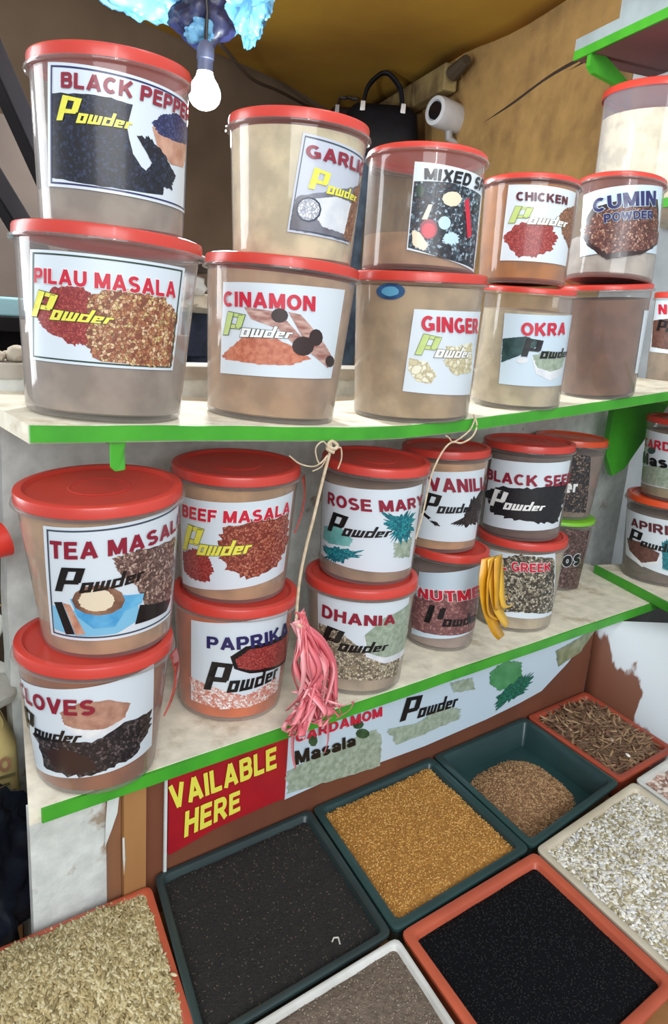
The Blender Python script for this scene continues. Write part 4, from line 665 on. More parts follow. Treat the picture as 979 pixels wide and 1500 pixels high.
# ------------------------------------------------------------------ trays of loose spices
ZR = .71
M_or = plain('terracotta_plastic', (196, 92, 62), .45, (176, 80, 56), 8, coat=.1); M_dg = plain('dark_green_plastic', (36, 66, 66), .4, (30, 54, 56), 8, coat=.2)
M_dk = plain('black_green_plastic', (44, 62, 62), .42, (34, 48, 50), 8, coat=.15); M_cr = plain('cream_plastic', (206, 196, 176), .5, (186, 174, 152), 10); M_br = plain('brick_plastic', (172, 74, 50), .45, (150, 64, 46), 8, coat=.1)
M_wh = plain('white_plastic', (222, 222, 218), .5, (196, 194, 188), 14)
def tray(corners, mat, label, rim=.016, depth=.052, zr=ZR):
    """corners of the rim: back-left, back-right, front-right, front-left"""
    c = [Vector((x, y, 0)) for x, y in corners]; g = sum(c, Vector()) / 4
    e = empty('tray', (g.x, g.y, zr - depth)); tag(e, label, 'tray', 'trays of loose spices on the table')
    def loop(ins, z, rad=.012):
        out = []
        for i in range(4):
            p = c[i]; a = (c[i - 1] - p).normalized(); b_ = (c[(i + 1) % 4] - p).normalized()
            sn = abs(a.x * b_.y - a.y * b_.x); q = p + (a + b_) * (ins / sn)
            for t in (0, .33, .67, 1):
                w0, w1 = (1 - t), t; r = rad
                pt = q + a * r * w0 ** 2 + b_ * r * w1 ** 2
                out.append((pt.x - g.x, pt.y - g.y, z))
        return out
    Ls = [loop(.016, 0), loop(.004, depth - .006), loop(.0, depth - .005), loop(.0, depth - .001), loop(.002, depth), loop(rim - .002, depth), loop(rim, depth - .002, .009), loop(rim + .010, .006, .007)]
    V = [p for l in Ls for p in l]; n = 16; F = [tuple(range(n))]
    for k in range(len(Ls) - 1):
        for i in range(n): F.append((k * n + i, (k + 1) * n + i, (k + 1) * n + (i + 1) % n, k * n + (i + 1) % n))
    F.append(tuple(range((len(Ls) - 1) * n, len(Ls) * n))[::-1])
    b = MB(); b.add(V, [f[::-1] for f in F]); b.build('tray_body', mat, e, sharp=50)
    return e, [loop(rim + .0015, 0, .006), g]
def inner(corners, ins):
    c = [Vector((x, y, 0)) for x, y in corners]; o = []
    for i in range(4):
        p = c[i]; a = (c[i - 1] - p).normalized(); b_ = (c[(i + 1) % 4] - p).normalized(); sn = abs(a.x * b_.y - a.y * b_.x)
        o.append(p + (a + b_) * (ins / sn))
    return o
def hfield(corners, ins, zf, mat, name, label, n=60, base=.658, stuff=True):
    q = inner(corners, ins)
    P = lambda u, w: (q[0] * (1 - u) + q[1] * u) * (1 - w) + (q[3] * (1 - u) + q[2] * u) * w
    V = []; F = []
    for j in range(n + 1):
        for i in range(n + 1): p = P(i / n, j / n); V.append((p.x, p.y, zf(i / n, j / n, p)))
    for j in range(n):
        for i in range(n): a = j * (n + 1) + i; F.append((a, a + n + 1, a + n + 2, a + 1))
    # closed underneath
    rim = [i for i in range(n + 1)] + [(n + 1) * j + n for j in range(1, n + 1)] + [(n + 1) * n + i for i in range(n - 1, -1, -1)] + [(n + 1) * j for j in range(n - 1, 0, -1)]
    k = len(V); gx = sum(V[i][0] for i in rim) / len(rim); gy = sum(V[i][1] for i in rim) / len(rim)
    for i in rim: V.append((gx + (V[i][0] - gx) * .94, gy + (V[i][1] - gy) * .94, base))
    m = len(rim)
    for i in range(m): F.append((rim[i], rim[(i + 1) % m], k + (i + 1) % m, k + i))
    F.append(tuple(range(k, k + m)))
    return V, F, P
def seed_geo(mb, p, L, W, T, rot, mi, n=6):
    rings = [(-1, .12), (-.6, .78), (0, 1), (.6, .78), (1, .12)]
    V = [rot @ Vector((x * L, cos(2 * pi * k / n) * r * W, sin(2 * pi * k / n) * r * T)) + p for x, r in rings for k in range(n)]
    F = [(i * n + k, i * n + (k + 1) % n, (i + 1) * n + (k + 1) % n, (i + 1) * n + k) for i in range(4) for k in range(n)]
    F += [tuple(range(n))[::-1], tuple(range(4 * n, 5 * n))]
    mb.add(V, F, mi)
def heap(corners, ins, zf, base_mat, mats, name, label, cat, count, L, W, T, tilt=.5, bias=None, n=50, rng=None, specks=None, keep=None, lift=.5, zbase=.658):
    rng = rng or random.Random(len(label))
    V, F, P = hfield(corners, ins, zf, base_mat, name, label, n, zbase)
    mb = MB(); mb.add(V, F, 0)
    k = 0
    while k < count:
        u, w = rng.random(), rng.random()
        if keep and not keep(u, w): continue
        k += 1
        p = P(u, w); z = zf(u, w, p) + rng.uniform(0, lift) * T
        ang = rng.gauss(bias, .55) if bias is not None else rng.uniform(0, 2 * pi)
        rot = Euler((rng.uniform(-tilt, tilt), rng.uniform(-tilt, tilt), ang)).to_matrix()
        s = rng.uniform(.75, 1.2)
        seed_geo(mb, Vector((p.x, p.y, z)), L * s, W * s, T * s, rot, 1 + rng.randrange(len(mats)))
    o = mb.build(name, [base_mat] + mats, sharp=80)
    tag(o, label, cat, kind='stuff'); return o
nz = lambda p, s, k=0: noise.noise((p.x * s, p.y * s, k))
edge = lambda u, w, k=18: min(1, min(u, 1 - u, w, 1 - w) * k)
T1 = [(-.47, .018), (-.207, .012), (-.255, -.215), (-.53, -.215)]
T2 = [(-.195, .026), (.076, .026), (.020, -.238), (-.262, -.238)]
T3 = [(.080, .026), (.355, .026), (.310, -.236), (.024, -.238)]
T4 = [(.359, .026), (.628, .026), (.594, -.216), (.314, -.236)]
T5 = [(.633, .024), (.842, .024), (.795, -.214), (.598, -.214)]
T6 = [(.318, -.24), (.62, -.228), (.57, -.50), (.275, -.50)]
T7 = [(.030, -.242), (.312, -.244), (.270, -.50), (-.02, -.50)]
T8 = [(-.27, -.245), (.022, -.245), (-.035, -.51), (-.33, -.51)]
T9 = [(.626, -.226), (.80, -.222), (.76, -.46), (.576, -.49)]
tray(T1, M_or, 'terracotta plastic tray of pale husked seeds at the lower left', .011)
tray(T2, M_dk, 'dark green tray of black-brown tea-like powder under the AVAILABLE HERE panel', .011)
tray(T3, M_dg, 'dark green tray of mustard-yellow seeds', .014)
tray(T4, M_dg, 'dark green tray with only a small brown pile in its middle', .014)
tray(T5, M_br, 'brick-red tray of brown bark sticks in the corner', .014)
tray(T6, M_cr, 'cream tray of white flat seeds at the lower right', .013)
tray(T7, M_or, 'terracotta tray of jet-black fine seeds at the bottom', .015)
tray(T8, M_wh, 'white-rimmed tray of grey-brown powder at the bottom edge', .007)
tray(T9, M_wh, 'white tray with pinkish husks beyond the white seeds', .010)
sm = lambda n, c, r=.6: plain(n, c, r)
G = 'loose spices in the trays'
# pale husked seeds, heaped
zf = lambda u, w, p: .706 + .024 * sin(pi * min(1, max(0, u))) ** .6 * sin(pi * min(1, max(0, w))) ** .6 + .004 * nz(p, 30)
heap(T1, .0085, zf, plain('seed_bed', (150, 130, 92), .8, (116, 98, 66), 60), [sm('husk_a', (194, 178, 134)), sm('husk_b', (170, 153, 108)), sm('husk_c', (208, 196, 158)), sm('husk_d', (142, 126, 86)), sm('husk_e', (184, 164, 118))],
     'husked_seeds', 'heap of pale husked cardamom-like seeds in the terracotta tray at left', 'seeds', 6800, .0064, .0020, .0018, .5, 1.35, rng=random.Random(11))
# near black powder
zf = lambda u, w, p: .7035 - .004 * (1 - edge(u, w)) + .0016 * nz(p, 40) - .003 * sin(pi * u) * sin(pi * w)
heap(T2, .0125, zf, plain('dark_powder', (30, 28, 27), .95, (43, 39, 36), 220, (.4, .7), .7, 420), [sm('dark_grain', (40, 36, 33)), sm('dark_grain_b', (78, 66, 54)), sm('dark_grain_c', (26, 25, 25))],
     'dark_powder', 'flat bed of black-brown granules in the dark tray under the banner', 'spice', 1500, .0016, .0009, .0008, .5, rng=random.Random(12))
# mustard
zf = lambda u, w, p: .706 + .006 * sin(pi * u) * sin(pi * w) - .006 * (1 - edge(u, w)) + .003 * nz(p, 18) - .006 * math.exp(-((u - .72 - .1 * w) ** 2 * 300)) * (1 if .35 < w < .75 else 0) * .5
heap(T3, .0155, zf, plain('mustard_bed', (178, 126, 54), .85, (150, 100, 40), 200, (.4, .65), .8, 380), [sm('mustard_a', (196, 146, 70)), sm('mustard_b', (170, 116, 48)), sm('mustard_c', (206, 160, 92))],
     'mustard_seeds', 'mounded mustard-yellow seeds in the dark green tray', 'seeds', 4200, .0018, .0011, .001, .6, rng=random.Random(13))
# small brown pile
def zf(u, w, p):
    d = (abs(u - .47) ** 3 + abs(w - .52) ** 3) ** (1 / 3); return .659 + max(0, .034 * (1 - (d / .44) ** 2)) + (.002 * nz(p, 40) if d < .43 else 0)
heap(T4, .019, zf, plain('brown_bed', (140, 104, 72), .85, (112, 80, 54), 150, (.4, .65), .6, 300), [sm('brown_seed_a', (166, 126, 86)), sm('brown_seed_b', (128, 92, 62)), sm('brown_seed_c', (184, 150, 108))],
     'brown_seeds', 'small pile of brown caraway-like seeds inside the dark green tray', 'seeds', 3600, .0032, .001, .001, .6, rng=random.Random(14), keep=lambda u, w: (abs(u - .47) ** 3 + abs(w - .52) ** 3) ** (1 / 3) < .435, zbase=.6565)
# bark sticks
zf = lambda u, w, p: .698 + .026 * sin(pi * min(1, max(0, u))) ** .7 * sin(pi * min(1, max(0, w))) ** .7 + .007 * nz(p, 22)
heap(T5, .016, zf, plain('bark_bed', (110, 84, 62), .85, (84, 62, 46), 60, bump=.6, bscale=120), [sm('bark_a', (136, 106, 78)), sm('bark_b', (112, 84, 60)), sm('bark_c', (158, 128, 96)), sm('bark_d', (94, 70, 52)), sm('bark_e', (120, 84, 66))],
     'bark_sticks', 'tangle of brown bark strips in the brick-red corner tray', 'spice', 620, .019, .0028, .0016, .5, rng=random.Random(15), lift=2.5)
# white flat seeds
zf = lambda u, w, p: .704 + .012 * sin(pi * min(1, max(0, u))) ** .6 * sin(pi * min(1, max(0, w))) ** .6 + .004 * nz(p, 26)
heap(T6, .0145, zf, plain('white_seed_bed', (182, 172, 148), .85, (150, 140, 112), 90), [sm('white_seed_a', (222, 218, 206), .45), sm('white_seed_b', (198, 188, 162), .45), sm('white_seed_c', (236, 234, 228), .4), sm('white_seed_d', (164, 152, 116), .5), sm('white_seed_e', (206, 204, 204), .4)],
     'white_seeds', 'heap of white flat melon-like seeds in the cream tray', 'seeds', 4300, .0052, .0028, .0011, .55, rng=random.Random(16))
# jet black seeds
zf = lambda u, w, p: .7045 + .004 * sin(pi * u) * sin(pi * w) - .004 * (1 - edge(u, w)) + .001 * nz(p, 20)
heap(T7, .0165, zf, plain('jet_bed', (12, 13, 18), .9, (9, 10, 14), 200, bump=.35, bscale=520, spec=.15), [sm('jet_a', (14, 15, 20), .7), sm('jet_b', (9, 10, 14), .7)],
     'black_seeds', 'flat bed of jet-black seeds in the terracotta tray at the bottom', 'seeds', 3000, .0011, .0008, .0007, .5, rng=random.Random(17))
# grey-brown powder
zf = lambda u, w, p: .706 + .005 * sin(pi * u) * sin(pi * w) - .004 * (1 - edge(u, w)) + .002 * nz(p, 24)
heap(T8, .0085, zf, plain('grey_powder', (122, 106, 92), .9, (98, 84, 72), 160, (.38, .66), .6, 360), [sm('grey_grain_a', (138, 120, 102)), sm('grey_grain_b', (98, 82, 68)), sm('grey_grain_c', (150, 136, 118))],
     'grey_brown_powder', 'grey-brown ground spice in the white-rimmed tray', 'spice', 2200, .0014, .0009, .0008, .5, rng=random.Random(18))
zf = lambda u, w, p: .698 + .01 * sin(pi * u) * sin(pi * w) + .004 * nz(p, 24)
heap(T9, .0115, zf, plain('pink_bed', (190, 168, 156), .85, (160, 134, 122), 80), [sm('pink_husk_a', (196, 160, 146)), sm('pink_husk_b', (150, 110, 98)), sm('pink_husk_c', (220, 206, 196))],
     'pink_husks', 'pinkish flat husks in the white tray at the right frame edge', 'spice', 500, .0085, .0045, .0012, .4, rng=random.Random(19))
# stray bits lying on other beds
def bit(p, L, W, T, rz, mat, name, label, cat, tilt=0):
    mb = MB(); seed_geo(mb, Vector((0, 0, 0)), L, W, T, Euler((tilt, 0, rz)).to_matrix(), 0, 8); o = mb.build(name, mat, sharp=80); o.location = p; tag(o, label, cat); return o
b = MB(); b.tube([(-.005, .003, 0), (.0, .006, .001), (.006, .004, 0)], .0011, 6); b.tube([(.006, .004, 0), (.001, -.006, .0005)], .0011, 6)
o = b.build('straw_bit', sm('straw', (204, 198, 186))); o.location = (-.046, -.203, .7035); tag(o, 'tiny bent pale straw lying on the black-brown granules', 'straw')
bit((.69, -.135, .722), .006, .0045, .002, .4, sm('white_seed_c', (236, 234, 228)), 'melon_seed', 'single white seed lying on the bark strips, nearer the banner', 'seed')
bit((.672, -.182, .72), .0065, .004, .002, 1.2, sm('white_seed_c', (236, 234, 228)), 'melon_seed', 'single white seed on the bark strips near the front of their tray', 'seed')
for i, (x, y) in enumerate(((-.243, -.10), (-.247, -.125), (-.2455, -.14))):
    bit((x - .0, y, .7135), .0048, .0024, .002, 1.2 + i * .5, sm('husk_c', (222, 210, 174)), 'husked_seed', ['pale seed spilled on the rim between the two left trays, hindmost of three', 'pale seed spilled on the rim between the two left trays, middle of three', 'pale seed spilled on the rim between the two left trays, foremost of three'][i], 'seed')['group'] = 'spilled pale seeds'

# ------------------------------------------------------------------ strings and plastic strips
M_tw = plain('twine', (214, 196, 168), .8, (186, 166, 138), 120)
def cat_(pts, k=6):
    P = [Vector(p) for p in pts]; o = []
    for i in range(len(P) - 1):
        a, b_, c, d = P[max(i - 1, 0)], P[i], P[i + 1], P[min(i + 2, len(P) - 1)]
        for j in range(k):
            t = j / k; o.append(.5 * ((2 * b_) + (c - a) * t + (2 * a - 5 * b_ + 4 * c - d) * t * t + (3 * b_ - a - 3 * c + d) * t ** 3))
    return o + [P[-1]]
tw = empty('twine', (.037, -.008, 1.32)); tag(tw, 'knotted twine hanging from the bowed shelf down to the pink ribbons', 'string')
b = MB(); o0 = Vector((.037, -.008, 1.32))
rel = lambda pts: [Vector(p) - o0 for p in pts]
b.tube(rel(cat_([(.040, -.006, 1.322), (.036, -.012, 1.31), (.029, -.010, 1.273), (.016, -.012, 1.22), (.007, -.011, 1.178), (-.002, -.013, 1.13), (-.004, -.014, 1.07), (.002, -.016, 1.045)])), .0022, 7); b.build('cord', M_tw, tw)
b = MB()
b.tube(rel(cat_([(.030, -.012, 1.318), (.040, -.016, 1.314), (.048, -.012, 1.318), (.040, -.008, 1.323), (.031, -.012, 1.314), (.040, -.016, 1.309)])), .0024, 7)
b.tube(rel(cat_([(.036, -.012, 1.312), (.020, -.016, 1.325), (.010, -.014, 1.315), (.018, -.014, 1.295), (.032, -.012, 1.305)])), .0011, 6)
b.tube(rel(cat_([(.034, -.012, 1.305), (.012, -.014, 1.292), (-.012, -.012, 1.296), (-.03, -.012, 1.308)])), .0010, 6)
b.tube(rel(cat_([(.042, -.012, 1.31), (.052, -.014, 1.315), (.056, -.013, 1.30), (.052, -.012, 1.285)])), .0011, 6)
b.tube(rel(cat_([(.03, -.012, 1.30), (.022, -.013, 1.29), (.008, -.013, 1.285)])), .0009, 6); b.build('knot', M_tw, tw)
tw2 = empty('twine', (.31, -.006, 1.345)); tag(tw2, 'loose twine loop hanging in front of the vanilla tub lid', 'string'); o0 = Vector((.31, -.006, 1.345))
b = MB(); b.tube(rel(cat_([(.324, -.004, 1.352), (.328, -.010, 1.335), (.318, -.012, 1.318), (.295, -.012, 1.309), (.274, -.011, 1.311), (.256, -.011, 1.298), (.240, -.010, 1.268), (.236, -.008, 1.24), (.232, -.006, 1.20), (.222, -.006, 1.16)])), .0015, 7)
b.tube(rel(cat_([(.274, -.011, 1.311), (.266, -.012, 1.318), (.258, -.012, 1.322)])), .0012, 6)
b.tube(rel(cat_([(.276, -.011, 1.310), (.292, -.013, 1.318), (.312, -.012, 1.33), (.324, -.008, 1.345)])), .0013, 6)
b.build('cord', M_tw, tw2)
def ribbon(mb, pts, w, tw_=0, n=8, ph=0, mi=0):
    P = cat_(pts, n); k0 = len(P); V = []; F = []
    for i, p in enumerate(P):
        t = i / (k0 - 1); a = ph + tw_ * t
        side = Vector((cos(a), sin(a) * .6, .12 * sin(a * 2))); ww = w * (1 - .55 * t)
        V += [p + side * ww * .5, p - side * ww * .5]
    F = [(2 * i, 2 * i + 1, 2 * i + 3, 2 * i + 2) for i in range(k0 - 1)]
    mb.add(V, F, mi)
def strip_obj(name, mats, parent, rb): 
    o = rb.build(name, mats, parent); sd = o.modifiers.new('s', 'SOLIDIFY'); sd.thickness = .0006; sd.offset = 0; return o
pk = [plain('pink_plastic', (238, 140, 146), .4, (222, 114, 124), 40, coat=.3), plain('pink_plastic_light', (244, 176, 178), .4, (234, 152, 158), 40, coat=.3), plain('pink_plastic_dark', (216, 104, 114), .4, coat=.3)]
rb_ = empty('plastic_ribbons', (.0, -.016, 1.06)); tag(rb_, 'bunch of shredded pink plastic ribbons hanging from the twine over the shelf edge', 'ribbons'); o0 = Vector((0, -.016, 1.06)); rng = random.Random(5)
for i in range(26):
    b = MB(); x1 = rng.uniform(-.012, .058); x2 = rng.uniform(-.03, .055) ; z2 = rng.uniform(.925, .965); y2 = rng.uniform(-.06, -.022)
    ribbon(b, rel([(.0 + rng.uniform(-.006, .006), -.016 + rng.uniform(-.004, .004), 1.075 + rng.uniform(-.01, .012)), (x1 * .6, -.024 + rng.uniform(-.012, .004), 1.04), (x1, -.03 + rng.uniform(-.02, .008), 1.0), (x2, y2, z2)]), rng.uniform(.010, .022), rng.uniform(-1.4, 1.4), ph=rng.uniform(0, 3))
    strip_obj('ribbon_strand', pk[i % 3], rb_, b)
for i in range(24):
    b = MB(); x1 = rng.uniform(-.025, .055); z0 = rng.uniform(.93, .985)
    ribbon(b, rel([(rng.uniform(-.01, .04), -.03 + rng.uniform(-.01, .01), z0), (x1, -.045 + rng.uniform(-.02, .02), z0 - .025), (x1 + rng.uniform(-.02, .02), -.035 + rng.uniform(-.02, .01), .912 + rng.uniform(0, .02))]), rng.uniform(.010, .020), rng.uniform(-1.6, 1.6), ph=rng.uniform(0, 3))
    strip_obj('ribbon_strand', pk[(i + 1) % 3], rb_, b)
for pts, w in (([(.0, -.035, .95), (.0, -.03, .925), (.002, -.016, .895), (.004, -.014, .86), (.012, -.013, .83)], .012), ([(.045, -.04, .955), (.055, -.034, .925), (.065, -.016, .895), (.07, -.014, .86), (.066, -.013, .838)], .009), ([(.04, -.04, .935), (.075, -.04, .93), (.098, -.032, .925), (.095, -.03, .912), (.066, -.034, .908)], .008)):
    b = MB(); ribbon(b, rel(pts), w, .8, 8); strip_obj('ribbon_strand', pk[0], rb_, b)
b = MB(); b.tube(rel(cat_([(-.006, -.016, 1.07), (.0, -.022, 1.066), (.006, -.016, 1.07), (.0, -.011, 1.074), (-.006, -.016, 1.068)])), .003, 7); b.build('tie', M_tw, rb_)
# yellow strip
ye = empty('plastic_strip', (.42, .0, 1.03)); tag(ye, 'yellow plastic strip hanging between the nutmeg and oriental greek tubs', 'plastic strip'); o0 = Vector((.42, 0, 1.03))
ym = [plain('yellow_plastic', (226, 166, 30), .4, (206, 146, 26), 30, coat=.3), plain('yellow_plastic_light', (240, 188, 60), .4, coat=.3)]
for i, (dx, ph, w) in enumerate(((0, .2, .022), (.012, .9, .02), (-.006, 2.6, .016), (.02, .5, .014), (.006, 1.6, .018))):
    b = MB(); ribbon(b, rel([(.406 + dx * .3, -.012 - .003 * i, 1.105), (.392 + dx, -.02 - .004 * i, 1.07), (.398 + dx * 1.4, -.026 - .003 * i, 1.02), (.42 + dx * 1.6, -.03, .975 + .012 * i), (.442 + dx, -.028, .952 + .02 * i)]), w * (2.6, 2.2, 2.0, 1.6, 1.6)[i], .35, 8, ph * .22)
    strip_obj('strip_fold', ym[i % 2], ye, b)
# ------------------------------------------------------------------ behind the stall
def crumple(name, c, r, mat, seed, amp=.25, freq=2.2, parent=None, sub=4, flat_bottom=None, loc=None):
    bm = bmesh.new(); bmesh.ops.create_icosphere(bm, subdivisions=sub, radius=1)
    for v in bm.verts:
        d = v.co.normalized(); k = 1 + amp * noise.noise((d.x * freq + seed, d.y * freq, d.z * freq)) + amp * .55 * abs(noise.noise((d.x * freq * 2.7, d.y * freq * 2.7 + seed, d.z * freq * 2.7))) - amp * .3 * abs(noise.noise((d.x * freq * 6, d.y * freq * 6 + seed, d.z * freq * 6))) + amp * .16 * noise.noise((d.x * freq * 13, d.y * freq * 13 + seed, d.z * freq * 13))
        v.co = Vector((d.x * r[0] * k, d.y * r[1] * k, d.z * r[2] * k))
        if flat_bottom is not None and v.co.z < flat_bottom: v.co.z = flat_bottom
    me = bpy.data.meshes.new(name); bm.to_mesh(me); bm.free(); me.materials.append(mat)
    me.polygons.foreach_set('use_smooth', [True] * len(me.polygons)); 
    try: me.set_sharp_from_angle(angle=radians(55))
    except Exception: pass
    o = bpy.data.objects.new(name, me); COL.objects.link(o)
    if parent: o.parent = parent
    o.location = c; return o
# bulb in its socket
bl = empty('light_bulb', (.262, .8, 1.96)); tag(bl, 'glowing round white bulb hanging beside the black pepper tub', 'light bulb')
mg, nt, bs = newmat('bulb_glow'); bs.inputs['Base Color'].default_value = (1, 1, 1, 1); bs.inputs['Emission Color'].default_value = (.86, .95, 1, 1); bs.inputs['Emission Strength'].default_value = 9
b = MB(); b.lathe([(0, -.068), (.012, -.0665), (.023, -.061), (.031, -.052), (.0345, -.04), (.033, -.028), (.027, -.016), (.019, -.004), (.0165, .006), (0, .006)], 40); b.build('glass_globe', mg, bl, sharp=80)
b = MB(); b.lathe([(0, .005), (.0165, .005), (.0165, .028), (.0185, .03), (.0185, .05), (.012, .062), (.005, .066), (0, .066)], 32); b.build('socket', plain('socket_blue_grey', (88, 96, 128), .45), bl)
b = MB(); b.tube([(0, 0, .064), (.004, .004, .12), (-.004, .01, .2), (.0, .02, .53)], .004, 8); b.build('flex', plain('black_flex', (24, 24, 28), .5), bl)
pl = bpy.data.lights.new('bulb_light', 'POINT'); pl.energy = 34; pl.color = (.9, .96, 1.0); pl.shadow_soft_size = .04
po = bpy.data.objects.new('bulb_light', pl); COL.objects.link(po); po.parent = bl; po.location = (0, -.02, -.10)
# blue plastic wrapped round the wiring above
M_bl = plain('sky_blue_plastic', (84, 148, 196), .45, (120, 178, 214), 26, coat=.4, bump=.6, bscale=18)
M_nv = plain('navy_plastic', (24, 27, 56), .5, (36, 42, 84), 16, coat=.1)
bp_ = empty('plastic_sheet', (.285, .99, 2.215)); tag(bp_, 'crumpled sky-blue plastic sheet bundled above the glowing bulb', 'plastic sheet')
crumple('sheet_fold', (-.07, .0, -.035), (.15, .08, .085), M_bl, 1.3, .35, 1.9, bp_, 5); crumple('sheet_fold', (.10, .02, .03), (.13, .08, .10), M_bl, 5.1, .35, 2.1, bp_, 5)
crumple('sheet_fold', (.21, .04, .005), (.055, .05, .085), M_bl, 8.7, .4, 2.4, bp_, 5); crumple('sheet_fold', (-.02, -.15, -.16), (.035, .03, .025), M_bl, 3.3, .4, 2, bp_)
o = crumple('plastic_wrap', (.285, .86, 2.085), (.06, .055, .05), M_nv, 2.2, .4, 2.0); tag(o, 'dark navy plastic bundle tied over the bulb socket', 'plastic wrap')
b = MB(); b.tube([(.255, .80, 2.03), (.285, .86, 2.065)], .004, 6); 
# wires
def wire(pts, r, name, label):
    P = cat_(pts, 8); o0_ = P[0]; b = MB(); b.tube([p - o0_ for p in P], r, 6); o = b.build(name, plain('dark_wire', (58, 46, 40), .6)); o.location = o0_; tag(o, label, 'wire'); return o
wire([(.36, .95, 2.09), (.62, 1.35, 2.2), (.95, 1.75, 2.27), (1.3, 2.1, 2.36), (1.75, 2.44, 2.42)], .006, 'wire', 'dark wire sagging from the blue plastic towards the garlic tub')
wire([(1.745, 1.40, 2.214), (1.66, 1.16, 2.245), (1.575, .91, 2.285), (1.45, .56, 2.30), (1.32, .33, 2.34), (1.23, .1, 2.39)], .008, 'wire', 'dark cable running up the ochre wall to the topmost shelf')
wire([(1.76, 1.44, 2.20), (1.67, 1.18, 2.222), (1.585, .93, 2.262), (1.50, .70, 2.285)], .006, 'wire', 'thinner lower cable beside the camera on the ochre wall')
wire([(1.463, .62, 2.02), (1.455, .60, 1.985), (1.45, .585, 1.95), (1.44, .56, 1.93)], .004, 'wire', 'short dark wire end on the ochre wall above the chicken tub')
# beam where canopy meets the mud wall
b = MB(); PB = (PW[0] - .02, PW[1]); slab(b, PB, 1.42, 2.75, -.06, -.0, 2.37, 2.47)
o = b.build('beam', M_rafter, smooth=False, bevel=.008); tag(o, 'short weathered wooden beam on the ochre wall above the hanging handbag', 'beam')
b = MB(); b.tube([(*along(PB, 1.40, -.035), 2.425), (*along(PB, 1.30, -.03), 2.45)], [.03, .02], 8)
o = b.build('pipe_stub', plain('sooty_pipe', (70, 58, 44), .6)); tag(o, 'dark stub at the near end of the weathered beam', 'pipe')
# handbags hanging from the beam
M_bk = plain('black_leather', (20, 18, 24), .55, (14, 13, 17), 30, spec=.2); M_si = plain('silver_clasp', (200, 200, 204), .25, metal=1)
def handbag(t, zt, s, label, mat, drop):
    x, y = along(PB, t, -.2); e = empty('handbag', (x, y, zt - drop)); tag(e, label, 'handbag', 'handbags hanging on the ochre wall'); e.rotation_euler = (0, 0, math.atan2(-.61, .79))
    b = MB(); L = []
    for (z, hx, hy) in ((-.26, .15, .05), (-.24, .165, .06), (-.12, .165, .058), (-.03, .15, .045), (0, .125, .028), (.008, .11, .015)):
        L.append([(hx * s * math.copysign(abs(cos(a)) ** .5, cos(a)), hy * s * math.copysign(abs(sin(a)) ** .6, sin(a)), z * s) for a in [2 * pi * k / 28 for k in range(28)]])
    V = [p for l in L for p in l]; n = 28; F = [tuple(range(n))[::-1], tuple(range(5 * n, 6 * n))] + [(k * n + i, k * n + (i + 1) % n, (k + 1) * n + (i + 1) % n, (k + 1) * n + i) for k in range(5) for i in range(n)]
    b.add(V, F); b.build('bag_body', mat, e, sharp=60)
    for sy in (-1, 1):
        b = MB(); b.tube(cat_([(-.085 * s, .03 * s * sy, -.01), (-.07 * s, .02 * s * sy, .07 * s), (-.03 * s, .012 * sy, drop * .9), (0, .008 * sy, drop), (.03 * s, .012 * sy, drop * .9), (.07 * s, .02 * s * sy, .07 * s), (.085 * s, .03 * s * sy, -.01)]), .008 * s, 8); b.build('strap', mat, e)
        for sx in (-1, 1):
            b = MB(); b.box(sx * .085 * s - .012, sx * .085 * s + .012, .03 * s * sy - .012, .03 * s * sy + .012, -.03, .012); b.build('buckle', M_si, e, bevel=.003)
    return e
handbag(1.70, 2.475, 1.0, 'black handbag with silver buckles hanging by two straps from the beam', M_bk, .13)
handbag(2.15, 2.48, .6, 'small dark handbag hanging farther along, just above the garlic tub', plain('dark_brown_leather', (46, 34, 36), .45), .05)
# wall camera
cm = empty('security_camera', (1.715, 1.545, 2.28)); tag(cm, 'white bullet security camera on the ochre wall beside the handbag', 'camera')
cm.scale = (1.3, 1.3, 1.3); cm.rotation_euler = Vector((-.97, .0, .06)).to_track_quat('Z', 'Y').to_euler()
b = MB(); b.lathe([(0, -.09), (.035, -.09), (.042, -.08), (.044, .03), (.041, .045), (.030, .048), (.027, .04), (0, .04)], 36); b.build('housing', plain('camera_white', (206, 208, 212), .4, (190, 190, 196), 20), cm)
b = MB(); b.lathe([(0, .041), (.026, .041), (.025, .047), (.016, .0485), (0, .049)], 28); b.build('lens', plain('camera_glass', (18, 18, 24), .12, coat=.6), cm)
_im = cm.rotation_euler.to_matrix().inverted(); b = MB(); b.tube([_im @ Vector(q) for q in ((.02, .0, -.03), (.025, .0, -.06), (.05, -.005, -.075), (.085, -.01, -.075))], .012, 10); b.build('mount', plain('camera_mount', (150, 148, 148), .5), cm)
